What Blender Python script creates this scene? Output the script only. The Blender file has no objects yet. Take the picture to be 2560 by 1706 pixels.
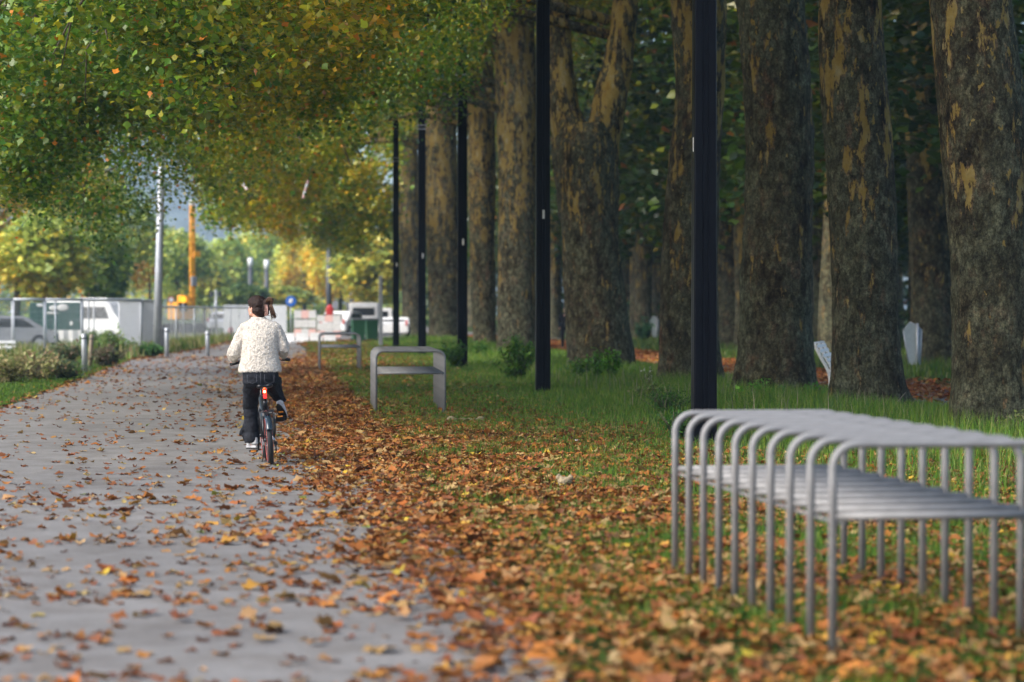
import bpy, bmesh, math, random
import numpy as np
from mathutils import Vector, Matrix, Euler

# ------------------------------------------------------------------ camera, sky, sun, exposure
sc = bpy.context.scene
COL = sc.collection
R = math.radians
CAM_H = 1.62
FPX = 2560 * 85 / 36.0
YAW = math.atan(593 / FPX)
PITCH = math.atan(78 / FPX)
cam_d = bpy.data.cameras.new('camera')
cam = bpy.data.objects.new('camera', cam_d)
COL.objects.link(cam)
cam.location = (0, 0, CAM_H)
cam.rotation_euler = (R(90) - PITCH, 0, -YAW)
cam_d.lens = 85
cam_d.sensor_width = 36
cam_d.clip_end = 4000
cam_d.dof.use_dof = True
cam_d.dof.focus_distance = 29.0
cam_d.dof.aperture_fstop = 1.7
sc.camera = cam

SUN_EL, SUN_AZ = R(40), R(-113)          # azimuth measured clockwise from +Y: the light comes over the open left side
world = bpy.data.worlds.new('World')
sc.world = world
world.use_nodes = True
wn = world.node_tree
bg = wn.nodes['Background']
sky = wn.nodes.new('ShaderNodeTexSky')
sky.sky_type = 'NISHITA'
sky.sun_disc = False
sky.sun_elevation = SUN_EL
sky.sun_rotation = SUN_AZ
sky.air_density = 0.8
sky.dust_density = 2.5
sky.ozone_density = 1.0
wn.links.new(sky.outputs[0], bg.inputs[0])
bg.inputs[1].default_value = 0.15
sun_d = bpy.data.lights.new('sun', 'SUN')
sun_d.energy = 2.1
sun_d.angle = R(32)
sun_d.color = (1.0, 0.95, 0.88)
sun = bpy.data.objects.new('sun', sun_d)
COL.objects.link(sun)
sdir = Vector((math.sin(SUN_AZ) * math.cos(SUN_EL), math.cos(SUN_AZ) * math.cos(SUN_EL), math.sin(SUN_EL)))
sun.rotation_euler = sdir.to_track_quat('Z', 'Y').to_euler()
sun.location = (-20, 10, 30)
sc.view_settings.view_transform = 'Standard'
sc.view_settings.look = 'None'
sc.view_settings.gamma = 1
sc.view_settings.use_curve_mapping = False
sc.view_settings.exposure = 1.08
sc.cycles.max_bounces = 6
sc.cycles.volume_bounces = 0
sc.cycles.diffuse_bounces = 3
sc.cycles.glossy_bounces = 2
sc.cycles.transmission_bounces = 4
sc.cycles.transparent_max_bounces = 8

RNG = np.random.default_rng(7)
random.seed(7)

# ------------------------------------------------------------------ measuring helpers (photo pixel -> point of the place)
_RM = cam.rotation_euler.to_matrix()
def ray(px, py):
    return _RM @ Vector(((px - 1280) / FPX, -(py - 853) / FPX, -1.0))
def gp(px, py, z=0.0):
    r = ray(px, py)
    t = (z - CAM_H) / r.z
    return Vector((r.x * t, r.y * t, z))
def dp(px, py, d):
    r = ray(px, py)
    return Vector((r.x * d, r.y * d, CAM_H + r.z * d))
def project(P):
    M = np.array(_RM)
    q = (P - np.array([0, 0, CAM_H])) @ M
    dd = -q[:, 2]
    return 1280 + FPX * q[:, 0] / dd, 853 - FPX * q[:, 1] / dd, dd

# ------------------------------------------------------------------ noise
def _hash(i, j, k, seed):
    n = (i * 374761393 + j * 668265263 + k * 2147483647 + seed * 974634777) & 0xFFFFFFFF
    n = ((n ^ (n >> 13)) * 1274126177) & 0xFFFFFFFF
    n = (n ^ (n >> 16)) & 0xFFFF
    return n / 65535.0
def vnoise(P, seed=0):
    P = np.asarray(P, float)
    I = np.floor(P).astype(np.int64)
    F = P - I
    F = F * F * (3 - 2 * F)
    out = 0
    for dx in (0, 1):
        for dy in (0, 1):
            for dz in (0, 1):
                w = (F[:, 0] if dx else 1 - F[:, 0]) * (F[:, 1] if dy else 1 - F[:, 1]) * (F[:, 2] if dz else 1 - F[:, 2])
                out = out + w * _hash(I[:, 0] + dx, I[:, 1] + dy, I[:, 2] + dz, seed)
    return out * 2 - 1
def fbm(P, seed=0, oct=3):
    P = np.asarray(P, float)
    a, s, o = 1.0, 0.0, 0.0
    for k in range(oct):
        o = o + a * vnoise(P * (2 ** k), seed + k * 17)
        s += a
        a *= 0.5
    return o / s
def n2(x, y, seed=0, oct=3):
    return fbm(np.stack([x, y, np.zeros_like(x)], 1), seed, oct)

# ------------------------------------------------------------------ object helpers
def link(o, parent=None):
    COL.objects.link(o)
    if parent is not None:
        o.parent = parent
    return o
def tag(o, label=None, cat=None, group=None, kind=None):
    if label: o['label'] = label
    if cat: o['category'] = cat
    if group: o['group'] = group
    if kind: o['kind'] = kind
    return o
def thing(name, label, cat, loc=(0, 0, 0), rot=(0, 0, 0), group=None):
    o = bpy.data.objects.new(name, None)
    o.empty_display_size = 0.2
    link(o)
    o.location = loc
    o.rotation_euler = rot
    return tag(o, label, cat, group)
def mesh_np(name, V, F, mat=None, smooth=False, colors=None):
    """V (n,3), F (m,k) equal-size faces; colors (n,3) per vertex"""
    me = bpy.data.meshes.new(name)
    V = np.asarray(V, np.float32)
    F = np.asarray(F, np.int32)
    me.vertices.add(len(V)); me.vertices.foreach_set('co', V.ravel())
    m, k = F.shape
    me.loops.add(m * k); me.loops.foreach_set('vertex_index', F.ravel())
    me.polygons.add(m)
    me.polygons.foreach_set('loop_start', np.arange(0, m * k, k, dtype=np.int32))
    me.polygons.foreach_set('loop_total', np.full(m, k, np.int32))
    if smooth:
        me.polygons.foreach_set('use_smooth', np.ones(m, bool))
    if colors is not None:
        a = me.color_attributes.new('Col', 'FLOAT_COLOR', 'POINT')
        c = np.ones((len(V), 4), np.float32); c[:, :3] = colors
        a.data.foreach_set('color', c.ravel())
    me.update()
    if mat: me.materials.append(mat)
    return me
def mobj(name, me, parent=None, loc=None):
    o = bpy.data.objects.new(name, me)
    link(o, parent)
    if loc is not None: o.location = loc
    return o

class MB:
    """collects simple solids and links them as one mesh object"""
    def __init__(s): s.bm = bmesh.new()
    def box(s, c, size, rot=None, bevel=0.0):
        r = bmesh.ops.create_cube(s.bm, size=1.0)
        vs = r['verts']
        bmesh.ops.scale(s.bm, vec=size, verts=vs)
        if bevel:
            es = list({e for v in vs for e in v.link_edges})
            rb = bmesh.ops.bevel(s.bm, geom=es, offset=bevel, segments=2, affect='EDGES', profile=0.6)
            vs = list({v for f in rb['faces'] for v in f.verts} | {v for v in vs if v.is_valid})
        if rot is not None:
            bmesh.ops.rotate(s.bm, cent=(0, 0, 0), matrix=Euler(rot).to_matrix(), verts=vs)
        bmesh.ops.translate(s.bm, vec=c, verts=vs)
        return s
    def tube(s, pts, r, n=8, closed=False, caps=True):
        pts = [Vector(p) for p in pts]
        rs = r if isinstance(r, (list, tuple)) else [r] * len(pts)
        m = len(pts)
        tang = []
        for i in range(m):
            a = pts[(i - 1) % m] if (closed or i > 0) else pts[i]
            b = pts[(i + 1) % m] if (closed or i < m - 1) else pts[i]
            t = (b - a)
            tang.append(t.normalized() if t.length > 1e-9 else Vector((0, 0, 1)))
        up = Vector((0, 0, 1)) if abs(tang[0].z) < 0.9 else Vector((1, 0, 0))
        nx = tang[0].cross(up).normalized()
        rings = []
        for i in range(m):
            t = tang[i]
            nx = (nx - t * nx.dot(t)).normalized()
            ny = t.cross(nx)
            rings.append([s.bm.verts.new(pts[i] + (nx * math.cos(2 * math.pi * k / n) + ny * math.sin(2 * math.pi * k / n)) * rs[i]) for k in range(n)])
        for i in range(m if closed else m - 1):
            A, B = rings[i], rings[(i + 1) % m]
            for k in range(n):
                f = s.bm.faces.new((A[k], A[(k + 1) % n], B[(k + 1) % n], B[k])); f.smooth = True
        if caps and not closed:
            s.bm.faces.new(rings[0][::-1]); s.bm.faces.new(rings[-1])
        return s
    def loft(s, rings, n=20, power=2.0):
        """rings: (cx,cy,z,rx,ry) closed solid"""
        R_ = []
        for (cx, cy, z, rx, ry) in rings:
            row = []
            for k in range(n):
                a = 2 * math.pi * k / n
                ca, sa = math.cos(a), math.sin(a)
                row.append(s.bm.verts.new((cx + rx * math.copysign(abs(ca) ** (2 / power), ca), cy + ry * math.copysign(abs(sa) ** (2 / power), sa), z)))
            R_.append(row)
        for i in range(len(R_) - 1):
            for k in range(n):
                f = s.bm.faces.new((R_[i][k], R_[i][(k + 1) % n], R_[i + 1][(k + 1) % n], R_[i + 1][k])); f.smooth = True
        s.bm.faces.new(R_[0][::-1]); s.bm.faces.new(R_[-1])
        return s
    def ell(s, c, r, rot=None, sub=2):
        if not isinstance(r, (list, tuple)): r = (r, r, r)
        g = bmesh.ops.create_icosphere(s.bm, subdivisions=sub, radius=1.0)
        vs = g['verts']
        bmesh.ops.scale(s.bm, vec=r, verts=vs)
        if rot is not None:
            bmesh.ops.rotate(s.bm, cent=(0, 0, 0), matrix=Euler(rot).to_matrix(), verts=vs)
        bmesh.ops.translate(s.bm, vec=c, verts=vs)
        for f in {f for v in vs for f in v.link_faces}: f.smooth = True
        return s
    def chain(s, pts):
        """pts: list of (x,y,z,r): a tapered limb of overlapping spheres"""
        for a, b in zip(pts[:-1], pts[1:]):
            A, B = Vector(a[:3]), Vector(b[:3])
            L = (B - A).length
            n = max(1, int(L / (min(a[3], b[3]) * 0.35)))
            for i in range(n + 1):
                t = i / n
                s.ell(A.lerp(B, t), a[3] * (1 - t) + b[3] * t, sub=1)
        return s
    def prism(s, poly, axis='y', a=0.0, b=0.1):
        """extrude an outline; poly in (x,z) for axis y, (x,y) for z, (y,z) for x"""
        def mk(p, d):
            return {'y': (p[0], d, p[1]), 'z': (p[0], p[1], d), 'x': (d, p[0], p[1])}[axis]
        A = [s.bm.verts.new(mk(p, a)) for p in poly]
        B = [s.bm.verts.new(mk(p, b)) for p in poly]
        s.bm.faces.new(A[::-1]); s.bm.faces.new(B)
        n = len(poly)
        for i in range(n):
            s.bm.faces.new((A[i], A[(i + 1) % n], B[(i + 1) % n], B[i]))
        return s
    def mesh(s, name, mat):
        bmesh.ops.recalc_face_normals(s.bm, faces=s.bm.faces)
        me = bpy.data.meshes.new(name)
        s.bm.to_mesh(me); s.bm.free()
        if mat: me.materials.append(mat)
        return me
    def build(s, name, mat, parent=None, loc=None):
        return mobj(name, s.mesh(name, mat), parent, loc)
    def remesh(s, name, mat, parent, voxel=0.01, smooth=6, disp=None):
        """fuse everything into one continuous surface"""
        bmesh.ops.recalc_face_normals(s.bm, faces=s.bm.faces)
        me = bpy.data.meshes.new('tmp'); s.bm.to_mesh(me); s.bm.free()
        o = bpy.data.objects.new('tmp', me); COL.objects.link(o)
        m = o.modifiers.new('r', 'REMESH'); m.mode = 'VOXEL'; m.voxel_size = voxel; m.use_smooth_shade = True
        if smooth:
            m = o.modifiers.new('s', 'SMOOTH'); m.iterations = smooth; m.factor = 0.5
        dg = bpy.context.evaluated_depsgraph_get()
        me2 = bpy.data.meshes.new_from_object(o.evaluated_get(dg))
        bpy.data.objects.remove(o); bpy.data.meshes.remove(me)
        me2.name = name
        if disp is not None:
            n = len(me2.vertices)
            co = np.empty(n * 3, np.float32); me2.vertices.foreach_get('co', co); co = co.reshape(-1, 3)
            no = np.empty(n * 3, np.float32); me2.vertex_normals.foreach_get('vector', no); no = no.reshape(-1, 3)
            co = co + no * disp(co)[:, None]
            me2.vertices.foreach_set('co', co.astype(np.float32).ravel()); me2.update()
        me2.polygons.foreach_set('use_smooth', np.ones(len(me2.polygons), bool))
        me2.materials.clear(); me2.materials.append(mat)
        return mobj(name, me2, parent)

def copy_tree(o, parent=None):
    c = o.copy(); COL.objects.link(c)
    if parent is not None: c.parent = parent
    for ch in [x for x in KIDS.get(o.name, [])]:
        copy_tree(ch, c)
    return c
KIDS = {}
def index_kids():
    KIDS.clear()
    for o in COL.objects:
        if o.parent: KIDS.setdefault(o.parent.name, []).append(o)

# ------------------------------------------------------------------ materials
def newmat(name):
    m = bpy.data.materials.new(name); m.use_nodes = True
    nt = m.node_tree
    return m, nt, nt.nodes['Principled BSDF']
def N(nt, t, **kw):
    n = nt.nodes.new(t)
    for k, v in kw.items():
        if isinstance(k, str) and hasattr(n, k): setattr(n, k, v)
    return n
def ramp(nt, fac, stops):
    r = nt.nodes.new('ShaderNodeValToRGB')
    el = r.color_ramp.elements
    while len(el) < len(stops): el.new(0.5)
    for e, (p, c) in zip(el, stops):
        e.position = p; e.color = (*c, 1) if len(c) == 3 else c
    nt.links.new(fac, r.inputs[0])
    return r.outputs[0]
def noise(nt, vec, scale, detail=4, rough=0.6):
    n = nt.nodes.new('ShaderNodeTexNoise')
    n.inputs['Scale'].default_value = scale; n.inputs['Detail'].default_value = detail; n.inputs['Roughness'].default_value = rough
    if vec is not None: nt.links.new(vec, n.inputs['Vector'])
    return n.outputs['Fac']
def mapping(nt, scale=(1, 1, 1), src='Object'):
    tc = nt.nodes.new('ShaderNodeTexCoord'); mp = nt.nodes.new('ShaderNodeMapping')
    mp.inputs['Scale'].default_value = scale
    nt.links.new(tc.outputs[src], mp.inputs['Vector'])
    return mp.outputs[0]
def mix(nt, fac, a, b, mode='MIX'):
    m = nt.nodes.new('ShaderNodeMixRGB'); m.blend_type = mode
    for inp, v in zip(m.inputs, (fac, a, b)):
        if hasattr(v, 'links') or hasattr(v, 'is_linked'): nt.links.new(v, inp)
        elif isinstance(v, (int, float)): inp.default_value = v
        else: inp.default_value = (*v, 1)
    return m.outputs[0]
def bump(nt, bs, height, strength=0.4, dist=0.02):
    b = nt.nodes.new('ShaderNodeBump')
    b.inputs['Strength'].default_value = strength; b.inputs['Distance'].default_value = dist
    nt.links.new(height, b.inputs['Height']); nt.links.new(b.outputs[0], bs.inputs['Normal'])
def math_n(nt, op, a, b=None):
    m = nt.nodes.new('ShaderNodeMath'); m.operation = op
    for inp, v in zip(m.inputs, (a, b)):
        if v is None: continue
        if isinstance(v, (int, float)): inp.default_value = v
        else: nt.links.new(v, inp)
    return m.outputs[0]
def flat(name, col, rough=0.6, metal=0.0, var=0.12, scale=8.0, bmp=0.0, bscale=60.0, spec=0.5):
    """one colour with slight uneven wear"""
    m, nt, bs = newmat(name)
    v = mapping(nt)
    f = noise(nt, v, scale, 5)
    c = ramp(nt, f, [(0.3, tuple(x * (1 - var) for x in col)), (0.7, tuple(min(1, x * (1 + var)) for x in col))])
    nt.links.new(c, bs.inputs['Base Color'])
    bs.inputs['Roughness'].default_value = rough; bs.inputs['Metallic'].default_value = metal
    bs.inputs['Specular IOR Level'].default_value = spec
    if bmp: bump(nt, bs, noise(nt, v, bscale, 4), bmp, 0.01)
    return m
def leafmat(name, trans=0.35, rough=0.45, spec=0.5, bright=1.0):
    m, nt, bs = newmat(name)
    a = nt.nodes.new('ShaderNodeAttribute'); a.attribute_name = 'Col'
    nt.links.new(a.outputs['Color'], bs.inputs['Base Color'])
    bs.inputs['Roughness'].default_value = rough
    bs.inputs['Specular IOR Level'].default_value = spec
    if trans > 0:
        t = nt.nodes.new('ShaderNodeBsdfTranslucent'); nt.links.new(a.outputs['Color'], t.inputs[0])
        mx = nt.nodes.new('ShaderNodeMixShader'); mx.inputs[0].default_value = trans
        out = nt.nodes['Material Output']
        nt.links.new(bs.outputs[0], mx.inputs[1]); nt.links.new(t.outputs[0], mx.inputs[2]); nt.links.new(mx.outputs[0], out.inputs[0])
    return m
M = {}
M['leaf'] = leafmat('tree_leaf', 0.30, 0.36, 0.5)
M['litter'] = leafmat('fallen_leaf', 0.12, 0.6, 0.25)
M['blade'] = leafmat('grass_blade', 0.35, 0.5, 0.3)

def asphalt():
    m, nt, bs = newmat('path_asphalt')
    v = mapping(nt)
    c1 = ramp(nt, noise(nt, v, 0.35, 5), [(0.3, (0.174, 0.167, 0.160)), (0.7, (0.236, 0.227, 0.216))])
    c2 = ramp(nt, noise(nt, v, 90, 3, 0.8), [(0.32, (0.55, 0.55, 0.56)), (0.5, (1, 1, 1)), (0.75, (1.28, 1.28, 1.25))])
    c = mix(nt, 1.0, c1, c2, 'MULTIPLY')
    st = ramp(nt, noise(nt, v, 2.2, 6, 0.65), [(0.40, (1.04, 1.04, 1.04)), (0.62, (0.78, 0.75, 0.72))])
    c = mix(nt, 1.0, c, st, 'MULTIPLY')
    nt.links.new(c, bs.inputs['Base Color'])
    bs.inputs['Roughness'].default_value = 0.75
    bs.inputs['Specular IOR Level'].default_value = 0.35
    bump(nt, bs, noise(nt, v, 120, 3, 0.8), 0.5, 0.006)
    return m
M['asphalt'] = asphalt()
def soil():
    m, nt, bs = newmat('ground_soil_and_grass')
    v = mapping(nt)
    c1 = ramp(nt, noise(nt, v, 1.1, 6, 0.7), [(0.35, (0.035, 0.06, 0.012)), (0.5, (0.05, 0.085, 0.016)), (0.68, (0.075, 0.055, 0.025))])
    c2 = ramp(nt, noise(nt, v, 25, 5, 0.75), [(0.3, (0.45, 0.45, 0.45)), (0.7, (1.5, 1.5, 1.5))])
    nt.links.new(mix(nt, 1.0, c1, c2, 'MULTIPLY'), bs.inputs['Base Color'])
    bs.inputs['Roughness'].default_value = 0.95
    bs.inputs['Specular IOR Level'].default_value = 0.1
    bump(nt, bs, noise(nt, v, 30, 5, 0.7), 1.0, 0.05)
    return m
M['soil'] = soil()
def bark(name, patch=0.5, tone=1.0, green=0.5):
    """plane-tree bark: rough grey-olive plates, flaking to ochre and cream"""
    m, nt, bs = newmat(name)
    tc = nt.nodes.new('ShaderNodeTexCoord')
    oi = nt.nodes.new('ShaderNodeObjectInfo')
    off = nt.nodes.new('ShaderNodeVectorMath'); off.operation = 'SCALE'
    cb = nt.nodes.new('ShaderNodeCombineXYZ')
    for k in range(3): nt.links.new(oi.outputs['Random'], cb.inputs[k])
    nt.links.new(cb.outputs[0], off.inputs[0]); off.inputs['Scale'].default_value = 37.0
    add = nt.nodes.new('ShaderNodeVectorMath'); add.operation = 'ADD'
    nt.links.new(tc.outputs['Object'], add.inputs[0]); nt.links.new(off.outputs[0], add.inputs[1])
    def mp(s):
        q = nt.nodes.new('ShaderNodeMapping'); q.inputs['Scale'].default_value = s
        nt.links.new(add.outputs[0], q.inputs['Vector']); return q.outputs[0]
    t = tone
    base = ramp(nt, noise(nt, mp((1, 1, 0.6)), 3.0, 8, 0.72), [
        (0.37, (0.024 * t, 0.019 * t, 0.011 * t)), (0.46, (0.080 * t, 0.068 * t, 0.040 * t)),
        (0.54, (0.135 * t, 0.138 * t, 0.088 * t)), (0.64, (0.155 * t, 0.108 * t, 0.068 * t))])
    lich = ramp(nt, noise(nt, mp((1, 1, 0.5)), 0.9, 4, 0.6), [(0.42, (0, 0, 0)), (0.62, (1, 1, 1))])
    base = mix(nt, math_n(nt, 'MULTIPLY', lich, green), base, mix(nt, noise(nt, mp((1, 1, 1)), 14, 5), (0.038, 0.045, 0.026), (0.215, 0.24, 0.165)))
    rust = ramp(nt, noise(nt, mp((1, 1, 0.4)), 2.2, 7, 0.7), [(0.60, (0, 0, 0)), (0.66, (1, 1, 1))])
    base = mix(nt, math_n(nt, 'MULTIPLY', rust, 0.55), base, (0.24 * t, 0.125 * t, 0.075 * t))
    # flaked patches, more of them higher up
    sep = nt.nodes.new('ShaderNodeSeparateXYZ'); nt.links.new(tc.outputs['Object'], sep.inputs[0])
    hz = nt.nodes.new('ShaderNodeMapRange'); nt.links.new(sep.outputs[2], hz.inputs[0])
    hz.inputs[1].default_value = 0.8; hz.inputs[2].default_value = 6.5; hz.inputs[3].default_value = -0.06; hz.inputs[4].default_value = 0.045 + 0.09 * (patch - 0.5)
    big = noise(nt, mp((1, 1, 0.30)), 3.6, 10, 0.68)
    f = math_n(nt, 'ADD', big, hz.outputs[0])
    pm = ramp(nt, f, [(0.575, (0, 0, 0)), (0.588, (1, 1, 1))])
    big2 = noise(nt, mp((1, 1, 0.55)), 8.5, 7, 0.6)
    f2 = math_n(nt, 'ADD', big2, math_n(nt, 'MULTIPLY', hz.outputs[0], 1.2))
    pm = math_n(nt, 'MAXIMUM', pm, ramp(nt, f2, [(0.635, (0, 0, 0)), (0.645, (1, 1, 1))]))
    pc = ramp(nt, noise(nt, mp((1, 1, 0.5)), 5.0, 5), [(0.3, (0.32, 0.20, 0.04)), (0.55, (0.40, 0.29, 0.085)), (0.75, (0.46, 0.40, 0.24))])
    pm2 = ramp(nt, f, [(0.545, (0, 0, 0)), (0.56, (1, 1, 1))])
    base = mix(nt, math_n(nt, 'MULTIPLY', pm2, 0.75), base, (0.20 * t, 0.135 * t, 0.08 * t))
    c = base
    fine = ramp(nt, noise(nt, mp((1, 1, 0.55)), 13, 7, 0.85), [(0.38, (0.30, 0.28, 0.26)), (0.5, (1, 1, 1)), (0.66, (1.6, 1.55, 1.45))])
    c = mix(nt, 0.9, c, mix(nt, 1.0, c, fine, 'MULTIPLY'))
    vp = nt.nodes.new('ShaderNodeTexVoronoi'); vp.inputs['Scale'].default_value = 11
    wv = nt.nodes.new('ShaderNodeVectorMath'); wv.operation = 'ADD'
    wn_ = nt.nodes.new('ShaderNodeTexNoise'); wn_.inputs['Scale'].default_value = 9; wn_.inputs['Detail'].default_value = 3
    wm = nt.nodes.new('ShaderNodeVectorMath'); wm.operation = 'SCALE'; wm.inputs['Scale'].default_value = 0.22
    vv = mp((1, 1, 0.62)); nt.links.new(vv, wn_.inputs['Vector']); nt.links.new(wn_.outputs['Color'], wm.inputs[0])
    nt.links.new(vv, wv.inputs[0]); nt.links.new(wm.outputs[0], wv.inputs[1]); nt.links.new(wv.outputs[0], vp.inputs['Vector'])
    cellv = nt.nodes.new('ShaderNodeSeparateXYZ'); nt.links.new(vp.outputs['Color'], cellv.inputs[0])
    plate = ramp(nt, cellv.outputs[0], [(0.0, (0.55, 0.52, 0.48)), (0.5, (0.98, 0.98, 0.95)), (1.0, (1.55, 1.5, 1.42))])
    c = mix(nt, 0.75, c, mix(nt, 1.0, c, plate, 'MULTIPLY'))
    crack = ramp(nt, vp.outputs['Distance'], [(0.45, (1, 1, 1)), (0.75, (0.45, 0.42, 0.38))])
    c = mix(nt, 0.7, c, mix(nt, 1.0, c, crack, 'MULTIPLY'))
    grit = ramp(nt, noise(nt, mp((1, 1, 0.75)), 38, 4, 0.85), [(0.40, (0.45, 0.43, 0.40)), (0.5, (1, 1, 1)), (0.62, (1.7, 1.65, 1.55))])
    c = mix(nt, 0.8, c, mix(nt, 1.0, c, grit, 'MULTIPLY'))
    c = mix(nt, math_n(nt, 'MULTIPLY', pm, .93), c, pc)
    nt.links.new(c, bs.inputs['Base Color'])
    bs.inputs['Roughness'].default_value = 0.88
    bs.inputs['Specular IOR Level'].default_value = 0.15
    h1 = noise(nt, mp((1, 1, 0.6)), 9, 9, 0.8)
    h2 = math_n(nt, 'MULTIPLY', pm2, -0.25)
    vo = nt.nodes.new('ShaderNodeTexVoronoi'); vo.inputs['Scale'].default_value = 16; nt.links.new(mp((1, 1, 0.8)), vo.inputs['Vector'])
    h = math_n(nt, 'ADD', math_n(nt, 'ADD', h1, h2), math_n(nt, 'MULTIPLY', vo.outputs['Distance'], 0.35))
    bump(nt, bs, h, 1.0, 0.14)
    return m
M['bark'] = bark('plane_bark', 0.40, 0.85, 0.62)
M['bark_yellow'] = bark('plane_bark_flaking', 0.70, 0.80, 0.35)
M['bark_grey'] = bark('plane_bark_lichen', 0.05, 0.90, 1.0)
M['bark_pale'] = bark('plane_bark_pale', 0.70, 1.25, 0.6)
M['steel'] = flat('brushed_steel', (0.245, 0.245, 0.245), 0.6, 0.3, 0.2, 9, 0.06, 220)
M['black'] = flat('black_lacquer', (0.0025, 0.003, 0.006), 0.38, 0.0, 0.2, 5, spec=0.10)
M['zinc'] = flat('galvanised', (0.42, 0.44, 0.47), 0.5, 0.5, 0.15, 5)
M['white'] = flat('white_paint', (0.84, 0.84, 0.83), 0.5)
M['offwhite'] = flat('off_white_plastic', (0.68, 0.67, 0.64), 0.5)
M['grey'] = flat('grey_plastic', (0.28, 0.29, 0.31), 0.6)
M['darkgrey'] = flat('dark_grey', (0.07, 0.075, 0.085), 0.5)
M['rubber'] = flat('rubber', (0.014, 0.014, 0.015), 0.75, bmp=0.2, bscale=90)
M['red'] = flat('red_paint', (0.55, 0.04, 0.035), 0.45)
M['orange'] = flat('orange_paint', (0.85, 0.30, 0.03), 0.45)
M['blue'] = flat('sign_blue', (0.03, 0.15, 0.55), 0.4)
M['green'] = flat('bin_green', (0.02, 0.10, 0.04), 0.5)
M['dkgreen'] = flat('container_green', (0.015, 0.085, 0.065), 0.5)
M['wood'] = flat('wood_stake', (0.30, 0.24, 0.17), 0.8, 0, 0.25, 12, 0.4, 60)
M['fence'] = flat('fence_galvanised', (0.58, 0.60, 0.63), 0.5, 0.15, 0.1, 5)
M['glass'] = flat('dark_glass', (0.02, 0.025, 0.03), 0.08)
M['twig'] = flat('twig', (0.10, 0.08, 0.055), 0.85, 0, 0.3, 20)
M['zincpale'] = flat('pale_fence', (.72,.74,.75), .6)
M['concrete'] = flat('concrete', (0.40, 0.39, 0.37), 0.85, 0, 0.15, 6, 0.3, 50)
# ------------------------------------------------------------------ the ground, the paths
def sheet(name, outline, z, mat):
    bm = bmesh.new()
    f = bm.faces.new([bm.verts.new((x, y, z)) for x, y in outline])
    bmesh.ops.triangulate(bm, faces=[f])
    me = bpy.data.meshes.new(name); bm.to_mesh(me); bm.free()
    me.materials.append(mat)
    return tag(mobj(name, me), kind='structure')
ground = sheet('ground', [(-600, -30), (600, -30), (600, 1750), (-600, 1750)], 0.0, M['soil'])
PL, PR = -4.45, 1.22
def edge_pts(x0, ys, amp, seed):
    ys = np.array(ys, float)
    return [(x0 + amp * float(n), float(y)) for n, y in zip(vnoise(np.stack([ys * 0.35, ys * 0, ys * 0], 1), seed), ys)]
def left_edge(y): return np.interp(y, [60, 75, 88, 100, 118, 140], [PL, -4.8, -3.9, -3.0, -2.4, -1.6])
L_ = [(x + float(left_edge(y)) - PL, y) for x, y in edge_pts(PL, list(np.arange(-10, 130, 1.0)), 0.06, 3)]
R_ = edge_pts(PR, list(np.arange(-10, 130, 1.0)), 0.07, 4)
path = sheet('path', L_ + [(-1.9, 133), (-1.6, 170), (16, 170), (16, 133), (3.2, 131)] + R_[::-1], 0.008, M['asphalt'])
side_path = sheet('side_path', [(10.9, -5), (14.2, -5), (14.2, 300), (10.9, 300)], 0.006, M['asphalt'])

# ------------------------------------------------------------------ fallen leaves
def frames(n, tilt, rng):
    """random frames (n,3,3) with normals tilted about up by ~tilt"""
    az = rng.uniform(0, 2 * np.pi, n); th = np.abs(rng.normal(0, tilt, n))
    nz = np.stack([np.sin(th) * np.cos(az), np.sin(th) * np.sin(az), np.cos(th)], 1)
    sp = rng.uniform(0, 2 * np.pi, n)
    t = np.stack([np.cos(sp), np.sin(sp), np.zeros(n)], 1)
    x = t - nz * np.sum(t * nz, 1, keepdims=True); x /= np.linalg.norm(x, axis=1, keepdims=True) + 1e-9
    y = np.cross(nz, x)
    return np.stack([x, y, nz], 1)
def scatter(name, TV, TF, C, Fr, S, colors, mat, smooth=False):
    """TV: (K,3) or (n,K,3) leaf outline; returns a mesh with one leaf at every C"""
    n = len(C)
    if TV.ndim == 2: TV = np.broadcast_to(TV, (n,) + TV.shape)
    V = np.einsum('nkc,ncd->nkd', TV * S[:, None, None], Fr) + C[:, None, :]
    K = TV.shape[1]
    F = (TF[None] + (np.arange(n) * K)[:, None, None]).reshape(-1, TF.shape[1])
    cc = np.repeat(colors, K, axis=0)
    return mesh_np(name, V.reshape(-1, 3), F, mat, smooth, cc)
# plane leaf: five pointed lobes around a centre
LOBE = []
for k, (a, r) in enumerate([(-90, .30), (-62, .50), (-35, .40), (-5, .58), (20, .44), (52, .57), (72, .46), (90, .62),
                            (108, .45), (128, .57), (160, .44), (185, .58), (215, .40), (242, .50)]):
    LOBE.append((r * math.cos(R(a)), r * math.sin(R(a)), 0))
LV = np.array([(0, 0, 0)] + LOBE)
LF = np.array([(0, 1 + k, 1 + (k + 1) % len(LOBE)) for k in range(len(LOBE))])
def curled(n, rng, amt=1.0):
    T = np.broadcast_to(LV, (n,) + LV.shape).copy(); amt = amt * .8
    r2 = T[:, :, 0] ** 2 + T[:, :, 1] ** 2
    a = rng.uniform(-0.3, 1.1, n)[:, None] * amt; b = rng.uniform(-.7, 1.1, n)[:, None] * amt
    T[:, :, 2] = a * T[:, :, 0] ** 2 + b * T[:, :, 1] ** 2 + rng.normal(0, 0.09, T.shape[:2]) * amt * (r2 > 0)
    T[:, :, 0] *= (1 - 0.25 * np.abs(a) * np.abs(T[:, :, 0]) * 2)
    T[:, :, 0] *= rng.uniform(0.6, 1.1, n)[:, None]
    return T
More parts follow.
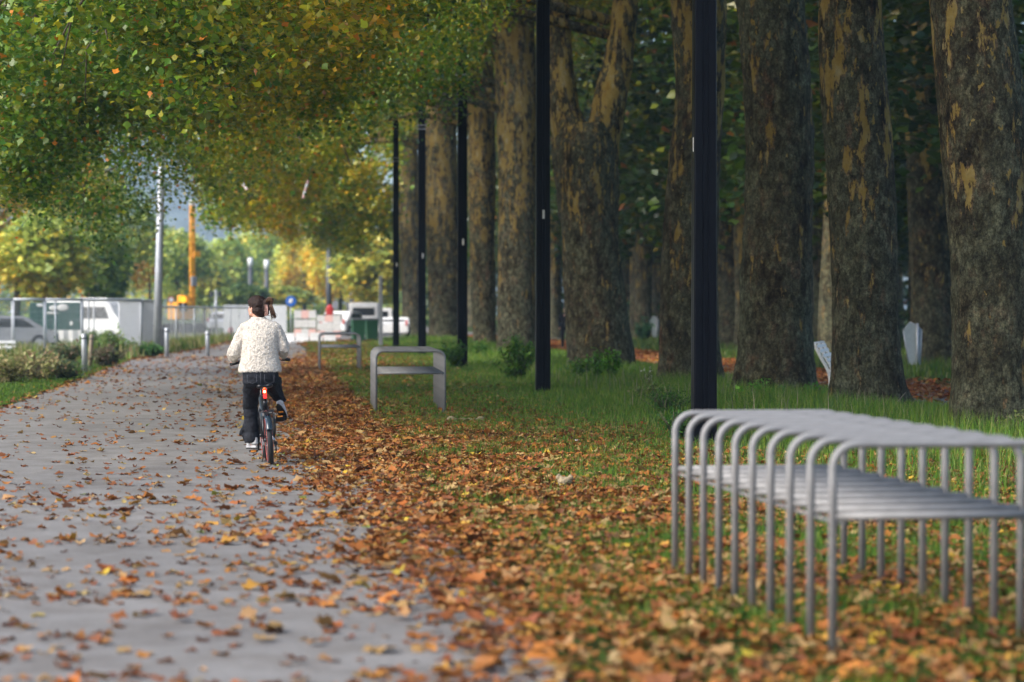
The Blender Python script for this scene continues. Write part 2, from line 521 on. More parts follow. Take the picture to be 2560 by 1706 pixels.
PAL = np.array([(0.31, 0.108, 0.026), (0.23, 0.072, 0.022), (0.36, 0.15, 0.035), (0.36, 0.215, 0.085), (0.20, 0.075, 0.03),
                (0.42, 0.22, 0.04), (0.50, 0.33, 0.04), (0.10, 0.04, 0.02), (0.44, 0.30, 0.12), (0.2, 0.23, 0.03), (0.38, 0.13, 0.025)])
PW = np.array([.19, .15, .16, .17, .11, .045, .022, .06, .06, .008, .04]); PW /= PW.sum()
def litter_colors(n, rng):
    c = PAL[rng.choice(len(PAL), n, p=PW)]
    return np.clip(c * rng.uniform(0.6, 1.2, (n, 1)) * rng.uniform(0.93, 1.07, (n, 3)), 0, 1)
def leaf_density(x, y):
    """leaves per square metre on the path side of the park"""
    b = np.interp(y, [9, 12, 17, 25, 36, 63, 90], [1.25, 1.05, 0.75, 0.5, 0.25, -0.1, 1.6])
    w = n2(x * 0.8, y * 0.25, 11, 3)
    w2 = n2(x * 1.6, y * 1.6, 12, 3)
    e = x - b + 0.45 * w
    w3 = n2(x * 1.1, y * 1.9, 15, 2)
    onpath = np.where(y < 23, 10 + 75 * np.clip(w3 - .08, 0, 1) + 16 * np.clip(w2 + 0.25, 0, 1) * 2.2, np.interp(y, [23, 30, 45, 84], [11, 8, 9, 14]) * np.clip(1 + 1.1 * w2, .2, 2))
    band = np.exp(-np.maximum(-e, 0) / 1.0) * np.interp(y, [18, 30], [70, 26]) * np.clip(0.55 + 1.2 * w2, 0.05, 2) * (y < 60)
    onpath = np.where(y > 84, 2.0, onpath)
    PLy = left_edge(y)
    onpath = (onpath + band) * np.clip(1.1 - 0.12 * np.abs(np.minimum(x, 0)), 0.55, 1)
    onpath += 60 * np.exp(-np.abs(x - PLy) / 0.22) * np.clip(0.6 + w2, 0, 2)
    dense = 300 * np.clip(0.95 + 0.45 * w2, 0.3, 1.3)
    fade = np.interp(x + 0.9 * w, [2.4, 3.6, 4.6, 5.8, 8.0], [1.0, 0.85, 0.50, 0.08, 0.02])
    fade = np.where(y < 27, np.interp(x + 0.9 * w, [2.4, 4.5, 7.5], [1.0, .75, .5]), fade)
    far = np.interp(y, [30, 36, 44, 56, 66], [1, 0.55, 0.30, 0.5, 0.95])
    far = np.where(x > 1.6, far, 1.0 * (y < 70) + 0.8 * (y >= 70))
    near_grass = np.interp(y, [9, 22], [0.80, 1.0]) if True else 1
    verge = dense * fade * far * near_grass * np.clip(1.0 - 2.2 * np.clip(w2 - 0.10, 0, 1) * np.clip((x - 1.5) / 1.2, 0, 1), 0.06, 1)
    k = 1 / (1 + np.exp(-e / 0.12))
    d = onpath * (1 - k) + verge * k
    d = np.where(x < PLy - 0.35, 2.0, d)
    return d
def sample(x0, x1, y0, y1, dfun, dmax, rng):
    n = int((x1 - x0) * (y1 - y0) * dmax)
    x = rng.uniform(x0, x1, n); y = rng.uniform(y0, y1, n)
    keep = rng.uniform(0, dmax, n) < dfun(x, y)
    return x[keep], y[keep]
parts = []
for (y0, y1, x0, x1, dmx, sz) in [(8.5, 24, -4.8, 8, 390, 1.0), (24, 45, -5.4, 10.5, 340, 1.0), (45, 75, -5.5, 10.5, 150, 1.1), (75, 128, -5.5, 10.5, 90, 1.35)]:
    x, y = sample(x0, x1, y0, y1, lambda a, b: leaf_density(a, b) / sz ** 1.7, dmx, RNG)
    parts.append(np.stack([x, y, np.full(len(x), sz)], 1))
Lf = np.concatenate(parts)
pxx, pyy, dd = project(np.stack([Lf[:, 0], Lf[:, 1], np.zeros(len(Lf))], 1))
Lf = Lf[(pxx > -500) & (pxx < 3100) & (dd > 8.2)]
n = len(Lf)
size = (0.071 * np.exp(RNG.normal(0, 0.33, n))).clip(0.03, 0.17) * Lf[:, 2]
pxx, pyy, dd = project(np.stack([Lf[:, 0], Lf[:, 1], np.zeros(n)], 1))
inview = (pxx > -20) & (pxx < 2580) & (pyy < 1720)
score = np.where(inview, size / dd, 0)
order = np.argsort(-score)
near_i, rest = order[:300], order[300:]
zj = 0.018 + RNG.uniform(0, 0.03, n) * (Lf[:, 0] > 0.6)
lc = litter_colors(n, RNG)
me = scatter('fallen_leaves', curled(len(rest), RNG), LF, np.stack([Lf[rest, 0], Lf[rest, 1], zj[rest]], 1), frames(len(rest), 0.24, RNG),
             size[rest], lc[rest], M['litter'])
tag(mobj('fallen_leaves', me), 'brown and orange plane leaves strewn over the path and its grass verge', 'fallen leaves', kind='stuff')
variants = []
for k in range(28):
    variants.append(scatter('leaf', curled(1, RNG), LF, np.zeros((1, 3)), frames(1, 0.25, RNG), np.ones(1), litter_colors(1, RNG), M['litter']))
for i in near_i:
    o = bpy.data.objects.new('leaf', variants[int(RNG.integers(0, 28))])
    on_path = Lf[i, 0] < PR
    link(o, path if on_path else ground)
    o.location = (Lf[i, 0], Lf[i, 1], 0.02 + float(zj[i]) * 0.5)
    o.rotation_euler = (0, 0, RNG.uniform(0, 6.28))
    s = float(size[i]); o.scale = (s, s, s)
# leaves on the side path
def side_den(x, y):
    w = n2(x * 1.2, y * 0.35, 21, 3)
    return 62 * np.clip(0.75 + 1.3 * w, 0.05, 1.4) * np.where((x > 10.6) & (x < 14.6), 1, 0.22)
x, y = sample(9.6, 15.2, 34, 150, side_den, 90, RNG)
QV = np.array([(-.5, 0, 0.0), (-.1, -.42, .12), (.5, 0, .02), (.1, .42, .14)]); QF = np.array([(0, 1, 2), (0, 2, 3)])
m_ = len(x)
me = scatter('side_path_leaves', QV, QF, np.stack([x, y, np.full(m_, .03)], 1), frames(m_, 0.45, RNG), RNG.uniform(.1, .19, m_), litter_colors(m_, RNG) * [1.1, .95, .9], M['litter'])
tag(mobj('side_path_leaves', me), 'orange leaves covering the second path behind the front row of trunks', 'fallen leaves', kind='stuff')

# ------------------------------------------------------------------ grass
BV = np.array([(-.5, 0, 0), (.5, 0, 0), (0, 0, 1.0)]); 
def grass_mesh(name, x, y, h, w, col, rng, lean=0.35):
    n = len(x)
    az = rng.uniform(0, 2 * np.pi, n)
    bx = np.stack([np.cos(az), np.sin(az), np.zeros(n)], 1) * (w[:, None] / 2)
    la = rng.uniform(0, 2 * np.pi, n); lm = np.abs(rng.normal(0, lean, n)) * h
    base = np.stack([x, y, np.full(n, -0.005)], 1)
    mid = base + np.stack([np.cos(la) * lm * .35, np.sin(la) * lm * .35, h * .6], 1)
    tip = base + np.stack([np.cos(la) * lm, np.sin(la) * lm, h * np.clip(1 - lm / h * .3, .5, 1)], 1)
    V = np.stack([base - bx, base + bx, mid + bx * .7, mid - bx * .7, tip], 1)
    F = np.array([(0, 1, 2), (0, 2, 3), (3, 2, 4)])
    FF = (F[None] + (np.arange(n) * 5)[:, None, None]).reshape(-1, 3)
    return mesh_np(name, V.reshape(-1, 3), FF, M['blade'], False, np.repeat(col, 5, axis=0))
GP = np.array([(0.05, 0.125, 0.010), (0.08, 0.15, 0.012), (0.13, 0.18, 0.018), (0.035, 0.085, 0.012), (0.16, 0.17, 0.05)])
def gcol(n, rng, dry=0.04, k=1.0):
    p = np.array([.3, .3, .2, .2, dry]); p /= p.sum()
    return GP[rng.choice(5, n, p=p)] * rng.uniform(.7, 1.3, (n, 1)) * k
def lush(x, y):
    w = n2(x * .5, y * .3, 31, 3)
    base = np.interp(x + 0.8 * w, [3.2, 4.6, 6.0, 10.2, 10.7], [0, .35, 1, 1, 0])
    return base * np.interp(y, [22, 31], [0.10, 1])
# short grass of the verge, showing between leaves
def short_d(x, y):
    w2 = n2(x * 1.6, y * 1.6, 12, 3)
    return np.clip(0.45 + 1.6 * w2 + (x > 3.2) * .4 + (y > 33) * .5, 0.03, 1.0) * (x > PR + .25 + .25 * n2(x, y, 8))
rows = []
for (y0, y1, den, hh, ww) in [(8.5, 20, 1100, .075, .006), (20, 36, 760, .085, .008), (36, 62, 420, .09, .013), (62, 120, 90, .10, .03)]:
    x, y = sample(1.3, min(10.9, y1 * .34), y0, y1, lambda a, b: den * short_d(a, b), den, RNG)
    rows.append(np.stack([x, y, np.full(len(x), hh), np.full(len(x), ww)], 1))
g = np.concatenate(rows); n = len(g)
me = grass_mesh('verge_grass', g[:, 0], g[:, 1], g[:, 2] * RNG.uniform(.5, 1.5, n), g[:, 3], gcol(n, RNG, .06, 1.35), RNG)
tag(mobj('verge_grass', me), 'short green grass of the verge showing through the fallen leaves', 'grass', kind='stuff')
rows = []
for (y0, y1, den, ww) in [(17, 32, 420, .008), (32, 50, 420, .010), (50, 75, 230, .016), (75, 130, 70, .035)]:
    x, y = sample(3.4, 10.9, y0, y1, lambda a, b: den * lush(a, b), den, RNG)
    rows.append(np.stack([x, y, np.full(len(x), ww)], 1))
g = np.concatenate(rows); n = len(g)
hh = np.interp(g[:, 0] + 0.6 * n2(g[:, 0], g[:, 1], 33), [3.4, 5.5, 8.0, 10.5], [.08, .17, .40, .18]) * RNG.uniform(.4, 1.35, n)
me = grass_mesh('tall_grass', g[:, 0], g[:, 1], hh, g[:, 2], gcol(n, RNG, 0.14, 1.65), RNG, .4)
tag(mobj('tall_grass', me), 'lush green grass growing tall around the posts and trunks', 'grass', kind='stuff')
# dry pale stalks
x, y = sample(5.6, 10.6, 28, 62, lambda a, b: 5 * np.clip(.4 + 1.6 * n2(a * .7, b * .5, 44), 0, 2), 10, RNG)
n = len(x)
me = grass_mesh('dry_stalks', x, y, RNG.uniform(.3, .62, n), np.full(n, .014), np.array([(0.42, .36, .22)]) * RNG.uniform(.5, 1.1, (n, 1)), RNG, .25)
tag(mobj('dry_stalks', me), 'pale dry seed stalks standing in the tall grass', 'grass', kind='stuff')
# grass beyond the side path, under the trees
def under(x, y): return np.clip(.6 + 1.0 * n2(x * .4, y * .2, 51), .05, 1) * 60
x, y = sample(14.4, 30, 42, 120, under, 60, RNG)
n = len(x)
me = grass_mesh('woodland_grass', x, y, RNG.uniform(.1, .42, n), np.full(n, .03), gcol(n, RNG, .25, .95), RNG, .35)
tag(mobj('woodland_grass', me), 'rough grass beyond the second path under the dark trees', 'grass', kind='stuff')
# left lawn
x, y = sample(-9.0, PL - .12, 36, 78, lambda a, b: 230 + 0 * a, 230, RNG)
n = len(x)
me = grass_mesh('lawn_grass', x, y, RNG.uniform(.03, .09, n), np.full(n, .014), gcol(n, RNG, .0, 1.35), RNG, .3)
tag(mobj('lawn_grass', me), 'bright mown lawn beside the left edge of the path', 'grass', kind='stuff')
x, y = sample(-14, 0.5, 80, 132, lambda a, b: 40 * (a < left_edge(b) - .25), 40, RNG)
n = len(x)
me = grass_mesh('meadow_grass', x, y, RNG.uniform(.1, .55, n), np.full(n, .05), np.where(RNG.uniform(0, 1, (n, 1)) < .45, np.array([[.34, .29, .12]]), gcol(n, RNG, .3, 1.5)), RNG, .3)
tag(mobj('meadow_grass', me), 'unmown meadow grass behind the building site fences', 'grass', kind='stuff')

# ------------------------------------------------------------------ trees
def trunk_mesh(name, pts, mat, seed, flare=0.35, wrinkle=0.012, nseg=48, dz=0.16, rough=0.02):
    """pts: list of (x,y,z,r) rising from the ground"""
    P = np.array(pts, float)
    z = np.arange(P[0, 2], P[-1, 2] + 1e-6, dz)
    if z[-1] < P[-1, 2]: z = np.append(z, P[-1, 2])
    def sm(c):
        v = np.interp(z, P[:, 2], P[:, c]); k = np.ones(5) / 5
        w = np.convolve(np.pad(v, 2, mode='edge'), k, 'valid'); return w
    X, Y, Rr = sm(0), sm(1), sm(3)
    th = np.linspace(0, 2 * np.pi, nseg, endpoint=False)
    Z, T = np.meshgrid(z, th, indexing='ij')
    cx, sy = np.cos(T), np.sin(T)
    Q = np.stack([cx.ravel() * 1.1 + seed, sy.ravel() * 1.1, Z.ravel() * .45], 1)
    lump = fbm(Q, seed, 3).reshape(Z.shape)
    Q2 = np.stack([cx.ravel() * 3.2 + seed, sy.ravel() * 3.2, Z.ravel() * 5.0], 1)
    wr = fbm(Q2, seed + 5, 2).reshape(Z.shape)
    Q3 = np.stack([cx.ravel() * 9 + seed, sy.ravel() * 9, Z.ravel() * 8.0], 1)
    fn = vnoise(Q3, seed + 9).reshape(Z.shape)
    lobes = 0.5 + 0.5 * np.sin(T * 4 + seed) * 0.7 + 0.25 * np.sin(T * 7 + 2 * seed)
    fl = 1 + flare * np.exp(-(Z - P[0, 2]) / 0.32) * (0.35 + lobes)
    rad = Rr[:, None] * fl * (1 + 0.075 * lump) + wrinkle * wr * 1.6 + rough * 0.6 * fn
    V = np.stack([X[:, None] + cx * rad, Y[:, None] + sy * rad, Z - 0.06 * (Z < P[0, 2] + .05)], 2).reshape(-1, 3)
    m = len(z)
    i = np.arange(m - 1)[:, None] * nseg; j = np.arange(nseg)[None]
    F = np.stack([i + j, i + (j + 1) % nseg, i + nseg + (j + 1) % nseg, i + nseg + j], 2).reshape(-1, 4)
    return mesh_np(name, V, F, mat, True)
def limb_mesh(name, pts, mat, seed, nseg=18):
    """a limb along 3-D points (x,y,z,r)"""
    P = np.array(pts, float)
    t = np.linspace(0, len(P) - 1, (len(P) - 1) * 7 + 1)
    C = np.stack([np.interp(t, np.arange(len(P)), P[:, c]) for c in range(4)], 1)
    k = np.ones(5) / 5
    for c in range(4): C[:, c] = np.convolve(np.pad(C[:, c], 2, mode='edge'), k, 'valid')
    T = np.gradient(C[:, :3], axis=0); T /= np.linalg.norm(T, axis=1, keepdims=True)
    ref = np.array([0.3, 1, 0.05]); A = np.cross(T, ref); A /= np.linalg.norm(A, axis=1, keepdims=True); B = np.cross(T, A)
    th = np.linspace(0, 2 * np.pi, nseg, endpoint=False)
    rad = C[:, 3][:, None] * (1 + .10 * vnoise(np.stack([np.repeat(np.arange(len(C)), nseg) * .35, np.tile(np.cos(th) * 1.3, len(C)), np.tile(np.sin(th) * 1.3, len(C))], 1), seed).reshape(len(C), nseg))
    V = C[:, None, :3] + A[:, None] * (np.cos(th)[None, :, None] * rad[..., None]) + B[:, None] * (np.sin(th)[None, :, None] * rad[..., None])
    i = np.arange(len(C) - 1)[:, None] * nseg; j = np.arange(nseg)[None]
    F = np.stack([i + j, i + (j + 1) % nseg, i + nseg + (j + 1) % nseg, i + nseg + j], 2).reshape(-1, 4)
    return mesh_np(name, V.reshape(-1, 3), F, mat, True)

# small plane leaf for crowns: folded, jagged outline
CV = np.array([(0, -.45, 0), (.28, -.30, .06), (.50, .02, .11), (.22, .16, .05), (0, .55, -.03), (-.22, .16, .05), (-.50, .02, .11), (-.28, -.30, .06)])
CF = np.array([(0, 1, 3), (1, 2, 3), (0, 3, 5), (3, 4, 5), (0, 5, 7), (5, 6, 7)])
CP = np.array([(0.030, 0.085, 0.010), (0.055, 0.13, 0.010), (0.10, 0.175, 0.012), (0.17, 0.20, 0.012), (0.27, 0.25, 0.012), (0.36, 0.27, 0.012), (0.42, 0.23, 0.012)])
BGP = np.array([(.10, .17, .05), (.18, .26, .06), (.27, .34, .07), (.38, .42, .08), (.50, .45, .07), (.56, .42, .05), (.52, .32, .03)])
CPO = np.array([(0.8, .34, .02), (.85, .40, .03), (.88, .45, .03), (.9, .5, .04), (.8, .36, .02), (.85, .46, .03), (.7, .28, .02)])
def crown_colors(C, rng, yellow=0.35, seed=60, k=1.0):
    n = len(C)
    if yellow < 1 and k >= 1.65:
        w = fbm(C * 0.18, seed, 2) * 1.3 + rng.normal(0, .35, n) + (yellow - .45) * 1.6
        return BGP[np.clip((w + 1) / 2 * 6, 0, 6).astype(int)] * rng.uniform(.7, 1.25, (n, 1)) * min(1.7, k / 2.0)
    if yellow > 1: return CPO[rng.integers(0, 7, n)] * rng.uniform(.65, 1.3, (n, 1)) * min(k, 1.0)
    w = fbm(C * 0.24, seed, 2) * 1.15 + rng.normal(0, .40, n) + (yellow - .35) * 2.0
    idx = np.clip(((w + 1.0) / 2.0 * 5.2), 0, 6).astype(int)
    c = CP[idx]
    odd = rng.uniform(0, 1, n) < 0.022
    c = np.where(odd[:, None], np.array([.45, .15, .015]), c)
    return c * rng.uniform(.65, 1.35, (n, 1)) * k
def leaf_cloud(name, centers, rng, per=60, rad=(.7, .7, .38), size=.15, yellow=.35, tilt=.7, k=1.0, seed=60, quad=False, hang=0.0):
    c = np.repeat(centers, per, axis=0)
    n = len(c)
    off = rng.normal(0, 1, (n, 3)) * np.array(rad) * .6
    off[:, 2] -= np.abs(rng.normal(0, 1, n)) * hang
    C = c + off
    s = rng.uniform(.65, 1.3, n) * size
    col = crown_colors(C, rng, yellow, seed, k)
    if quad: return scatter(name, QV, QF, C, frames(n, tilt, rng), s, col, M['leaf'])
    return scatter(name, CV, CF, C, frames(n, tilt, rng), s, col, M['leaf'])

def world_pts(outline, d, k=1.088):
    """trunk outline [(y, xl, xr)] as seen in the photograph -> centre line and radius at distance d"""
    out = []
    for (y, xl, xr) in outline:
        p = dp((xl + xr) / 2 * k, y * k, d)
        out.append((p.x, p.y, p.z, (xr - xl) * k * d / FPX / 2))
    return out
rowA = [
 ('T3', 193, [(1000, 2185, 2395), (900, 2190, 2375), (600, 2187, 2365), (400, 2170, 2360), (200, 2152, 2345), (0, 2134, 2322)], 'bark', .22, .008,
  'thick plane tree, rightmost trunk, cut off by the right picture edge'),
 ('T2', 159, [(955, 1915, 2085), (900, 1912, 2072), (700, 1912, 2065), (500, 1903, 2062), (300, 1893, 2045), (100, 1880, 2030), (0, 1880, 2025)], 'bark', .35, .010,
  'second plane tree from the right, its flared base rising behind the near silver table'),
 ('T1', 140, [(925, 1697, 1870), (880, 1697, 1870), (700, 1703, 1868), (500, 1712, 1868), (300, 1718, 1868), (150, 1702, 1860), (0, 1690, 1845)], 'bark_grey', .3, .026,
  'grey green lichen covered plane tree directly right of the nearest black post'),
 ('T0', 123, [(895, 1520, 1662), (800, 1518, 1652), (600, 1520, 1650), (400, 1535, 1655), (200, 1555, 1665), (0, 1540, 1672)], 'bark', .25, .010,
  'plane tree standing half hidden behind the nearest black post'),
 ('TF', 99, [(858, 1312, 1462), (700, 1295, 1440), (550, 1290, 1420), (400, 1272, 1420), (330, 1266, 1420), (285, 1285, 1400)], 'bark', .2, .030,
  'forked plane tree splitting into two limbs, between the two nearest black posts'),
 ('TA', 71, [(818, 1142, 1232), (600, 1143, 1228), (400, 1145, 1230), (200, 1140, 1232), (0, 1125, 1225)], 'bark_pale', .2, .012,
  'straight plane tree immediately left of the second black post'),
 ('TB', 61, [(803, 1088, 1140), (600, 1078, 1138), (400, 1076, 1138), (200, 1072, 1136), (0, 1068, 1130)], 'bark_pale', .25, .012,
  'pale flaking plane tree immediately right of the third black post'),
 ('TC', 50, [(787, 985, 1060), (600, 982, 1055), (400, 975, 1050), (200, 975, 1045), (0, 970, 1040)], 'bark_pale', .2, .012,
  'pale plane tree immediately right of the fourth black post'),
 ('TD', 39.5, [(771, 925, 978), (600, 920, 968), (400, 912, 962), (200, 905, 955)], 'bark_pale', .2, .012,
  'pale plane tree immediately right of the fifth, farthest black post'),
]
def crown_bottom(u, v, seed, near):
    """height of the lowest leaves; u = metres right of the path's vanishing line, near = how open the trunk side is"""
    w = n2(u * .42, v * .30, seed, 3) * 1.5
    fine = n2(u * 1.1, v * 1.1, seed + 3, 2)
    if near == 2: base = np.interp(u, [-9, -6.5, -4.6, -3.8, -3.3, -2.3, -0.5, 2.0, 3.0, 3.7, 4.7, 5.8, 9, 16], [4.9, 4.6, 4.2, 4.4, 5.3, 5.4, 5.2, 6.4, 7.2, 7.0, 8.1, 9.8, 11.5, 11])
    elif near == 1: base = np.interp(u, [-2.5, 1, 2.5, 4, 5.5, 16], [6.0, 6.2, 7.4, 9.6, 11.2, 12.5])
    else: base = np.interp(u, [-4, -1, 2, 4, 5.7, 6.7, 16], [6.4, 6.2, 6.0, 5.5, 5.7, 12.5, 12.5])
    return base + .9 * w + .6 * fine
def row_tree(key, S, outline, mat, flare, wrinkle, label, seed):
    d = FPX / S
    pts = world_pts(outline, d)
    pts[0] = (*pts[0][:2], 0.0, pts[0][3])
    base = Vector(pts[0][:3])
    t = thing('plane_tree', label, 'tree', base)
    t['group'] = 'front row of plane trees beside the path'
    L = [(x - base.x, y - base.y, z, r) for x, y, z, r in pts]
    if key != 'TF':
        x, y, z, r = L[-1]; x0, y0, z0, r0 = L[-2]
        top = max(z + 1.0, 9.5)
        L.append((x + (x - x0) * .5, y + .1, top, r * .92))
        L.append((x + (x - x0) * .9, y + .2, top + 3.0, r * .75))
    mobj('trunk', trunk_mesh('trunk', L, M[mat], seed, flare, wrinkle), t)
    if key == 'TF':
        for o2 in ([(345, 1272, 1368), (240, 1258, 1328), (120, 1254, 1314), (0, 1252, 1306)], [(400, 1318, 1418), (300, 1345, 1428), (200, 1372, 1445), (100, 1396, 1460), (0, 1408, 1466)]):
            q = [(a - base.x, b - base.y, c, r) for a, b, c, r in world_pts(o2, d)]
            e, f = q[-1], q[-2]
            for s in (1, 2): q.append((e[0] + (e[0] - f[0]) * s * 1.4, e[1] + .3 * s, e[2] + 1.8 * s, e[3] * (1 - .12 * s)))
            mobj('limb', limb_mesh('limb', q, M['bark_yellow'], seed), t)
        x, y, z, r = q[-1]
    else:
        x, y, z, r = L[-1]
        rs = random.Random(seed)
        for s in range(3):
            a = rs.uniform(0, 6.28); zz = z - rs.uniform(.3, 2.2)
            dx, dy = math.cos(a), math.sin(a)
            mobj('limb', limb_mesh('limb', [(x, y, zz - .8, .2), (x + dx * .9, y + dy * .9, zz, .2), (x + dx * 2.6, y + dy * 2.6, zz + 1.7, .15), (x + dx * 4.5, y + dy * 4.5, zz + 3.2, .08)], M['bark'], seed + s, 10), t)
    # hanging branches to the left, over the path
    rs = random.Random(seed + 4)
    near = 2 if S > 80 else (1 if S > 60 else 0)
    for s in range(5 if S > 60 else 3):
        yv = rs.uniform(-3, 3); xe = rs.uniform(-12, -6) if near == 2 else rs.uniform(-8, -5)
        zt = rs.uniform(8.5, 11)
        ze = 6.0 + rs.uniform(0, 1.5)
        mobj('branch', limb_mesh('branch', [(x * .5, y * .3, zt, .14), (-3, yv * .4, zt + .7, .11), (-6.5, yv * .8, (zt + ze) / 2 + .8, .07), (xe, yv, ze, .02)], M['bark'], seed + s, 8), t)
    if near:    # drooping twigs along the underside of the crown
        m = MB()
        for s in range(44):
            uu = rs.uniform(-7 if near == 2 else -2, 5.5); vv = rs.uniform(-4.5, 4.5)
            h0 = float(crown_bottom(np.array([uu]), np.array([vv + base.y]), 70, near)[0])
            q = Vector((uu - base.x, vv, h0 + 2.2)); pts3 = [q.copy()]
            for e in range(4):
                q = q + Vector((rs.uniform(-.75, .15), rs.uniform(-.4, .4), rs.uniform(-.75, -.25))); pts3.append(q.copy())
            m.tube(pts3, [.04, .03, .022, .014, .006], 5)
        tw = m.build('twigs', M['twig'], t); tw['kind'] = 'stuff'
    # crown: fine lower layer
    rng = np.random.default_rng(seed * 13 + 5)
    umin = {193: -3.0, 159: -4.7, 140: -5.4, 123: -6.3, 99: -7.8, 71: -2.5, 61: -2.9, 50: -2.3, 39.5: -.2}[S]
    nc = int(150 * (base.x + 8 - umin))
    u = rng.uniform(umin, base.x + 8, nc); v = rng.uniform(-5.2, 5.2, nc)
    keep = rng.uniform(0, 1, nc) < np.interp(u, [-10, -8.5, -7, 6, 12], [.4, .7, 1, 1, .45])
    u, v = u[keep], v[keep]
    hb = crown_bottom(u, v + base.y, 70, near)
    dep = rng.uniform(0, 1, len(u)) ** 1.3 * 3.6
    cs = np.stack([u - base.x, v, hb + .25 + dep], 1)
    wc = cs + np.array([base.x, base.y, 0])
    gate = fbm(wc * np.array([.75, .75, 1.0]), 77, 2)      # boughs with hollows between them
    cs = cs[gate > -.03]
    per = 74 if S > 80 else (44 if S > 60 else 30)
    sz = .102 if S > 80 else (.17 if S > 60 else .22)
    me = leaf_cloud('crown', cs, rng, per, (.52, .52, .38), sz, .44 if near == 2 else .50, .95, 1.5, seed=61, quad=(S < 62), hang=.28)
    mobj('crown', me, t)
    # upper crown, closing the roof
    nu = 560 if S > 180 else 300
    u = rng.uniform(-6.5, 9, nu); v = rng.uniform(-5.5, 5.5, nu); zz = rng.uniform(0, 1, nu)
    if S > 180: v = v * 1.9 - 5.0          # nearest upper crown stretched forward, out of view, to shade the verge
    c2 = np.stack([u - 1.0, v, 12.5 + zz * 6 * np.sqrt(np.clip(1 - (u / 10) ** 2, .05, 1))], 1)
    mobj('upper_crown', leaf_cloud('upper_crown', c2, rng, 12, (.9, .9, .6), .42, .35, .7, 1.0, quad=True), t)
    return t
for i, (key, S, outline, mat, fl, wr, lab) in enumerate(rowA):
    row_tree(key, S, outline, mat, fl, wr, lab, 101 + i * 7)

def far_trunk_variants():
    out = []
    for k in range(5):
        rs = random.Random(900 + k)
        r = rs.uniform(.45, .62)
        lx, ly = rs.uniform(-.5, .5), rs.uniform(-.3, .3)
        pts = [(0, 0, 0, r), (.05, 0, 1.5, r * .93), (lx * .4, ly * .4, 5, r * .86), (lx, ly, 9, r * .8), (lx * 1.5, ly * 1.5, 15, r * .55)]
        out.append(pts)
    return out
FT = far_trunk_variants()
ft_mesh = {}
for k, p in enumerate(FT):
    for mn in ('bark', 'bark_pale', 'bark_yellow', 'bark_grey'):
        ft_mesh[(k, mn)] = None
def far_trunk(k, mn):
    if ft_mesh[(k, mn)] is None:
        ft_mesh[(k, mn)] = trunk_mesh('trunk', FT[k], M[mn], 300 + k, .3, .012, 24, .3)
    return ft_mesh[(k, mn)]
# crowns shared by the trees of the wood
wood_crowns = []
for k in range(4):
    rng = np.random.default_rng(500 + k)
    nc = 230
    a = rng.uniform(0, 2 * np.pi, nc); rr = np.sqrt(rng.uniform(0, 1, nc)) * 6.0
    z = 7.0 + rng.uniform(0, 1, nc) * 9 - np.clip(rr - 3.5, 0, 3) * .9
    cs = np.stack([rr * np.cos(a), rr * np.sin(a), z], 1)
    wood_crowns.append(leaf_cloud('crown', cs, rng, 22, (1.0, 1.0, .55), .36, .26, .7, .55, quad=True, hang=.5))
def wood_tree(x, y, k, mn, label, group, s=1.0, rot=0.0, crown=True):
    t = thing('plane_tree', label, 'tree', (x, y, 0), (0, 0, rot), group)
    t.scale = (s, s, 1)
    mobj('trunk', far_trunk(k, mn), t)
    if crown: mobj('crown', wood_crowns[k % 4], t)
    return t
def at(dx, dy, k=1.088):
    return gp(dx * k, dy * k)
special = [
 (2142, 838, 'bark', 1.15, 'dark plane tree behind the grey metal sign, between the two rightmost big trunks'),
 (1890, 792, 'bark_grey', .95, 'slim grey plane tree seen in the gap above the white bench'),
 (1683, 800, 'bark_yellow', 1.05, 'yellow mottled plane tree just right of the nearest black post, deep in the wood'),
 (1478, 772, 'bark_pale', 1.0, 'pale plane tree seen in the gap right of the forked tree'),
 (1500, 762, 'bark_pale', 1.0, 'pale plane tree behind the left pale metal sign'),
 (1440, 764, 'bark_pale', 1.0, 'pale plane tree touching the right edge of the forked trunk, far behind it'),
 (1270, 778, 'bark_pale', 1.0, 'pale slim plane tree just right of the second black post, far behind'),
]
for i, (dx, dy, mn, s, lab) in enumerate(special):
    p = at(dx, dy)
    wood_tree(p.x, p.y, i % 5, mn, lab, None, s, i * 1.3)
rs = random.Random(5)
ROWLAB = ['plane tree of the first row beyond the second path, behind the big front trunks', 'plane tree of the second row beyond the second path, a dim trunk with low foliage',
          'plane tree of the third row beyond the second path, a thin dim trunk', 'distant plane tree of the fourth row, a narrow dark trunk deep in the wood', 'farthest plane tree row in the wood, a very thin dark trunk']
ROWGRP = ['first row of the wood', 'second row of the wood', 'third row of the wood', 'fourth row of the wood', 'last row of the wood']
for row, (lx, y0) in enumerate([(19.5, 66), (27, 82), (35, 104), (44, 130), (54, 160)]):
    y = y0
    while y < 250:
        x_ = lx + rs.uniform(-.9, .9); yy = y + rs.uniform(-1, 1)
        px = 687 + x_ / yy * FPX
        if px > 900 and px < 2750:
            if not any(abs((at(a, b)).x - x_) < 2.5 and abs(at(a, b).y - yy) < 3.5 for a, b, *_ in special):
                wood_tree(x_, yy, rs.randrange(5), rs.choice(['bark_pale', 'bark_pale', 'bark_yellow', 'bark_pale']),
                          ROWLAB[row], ROWGRP[row], rs.uniform(.85, 1.2), rs.uniform(0, 6))
        y += 7.4 if row < 2 else 10.5
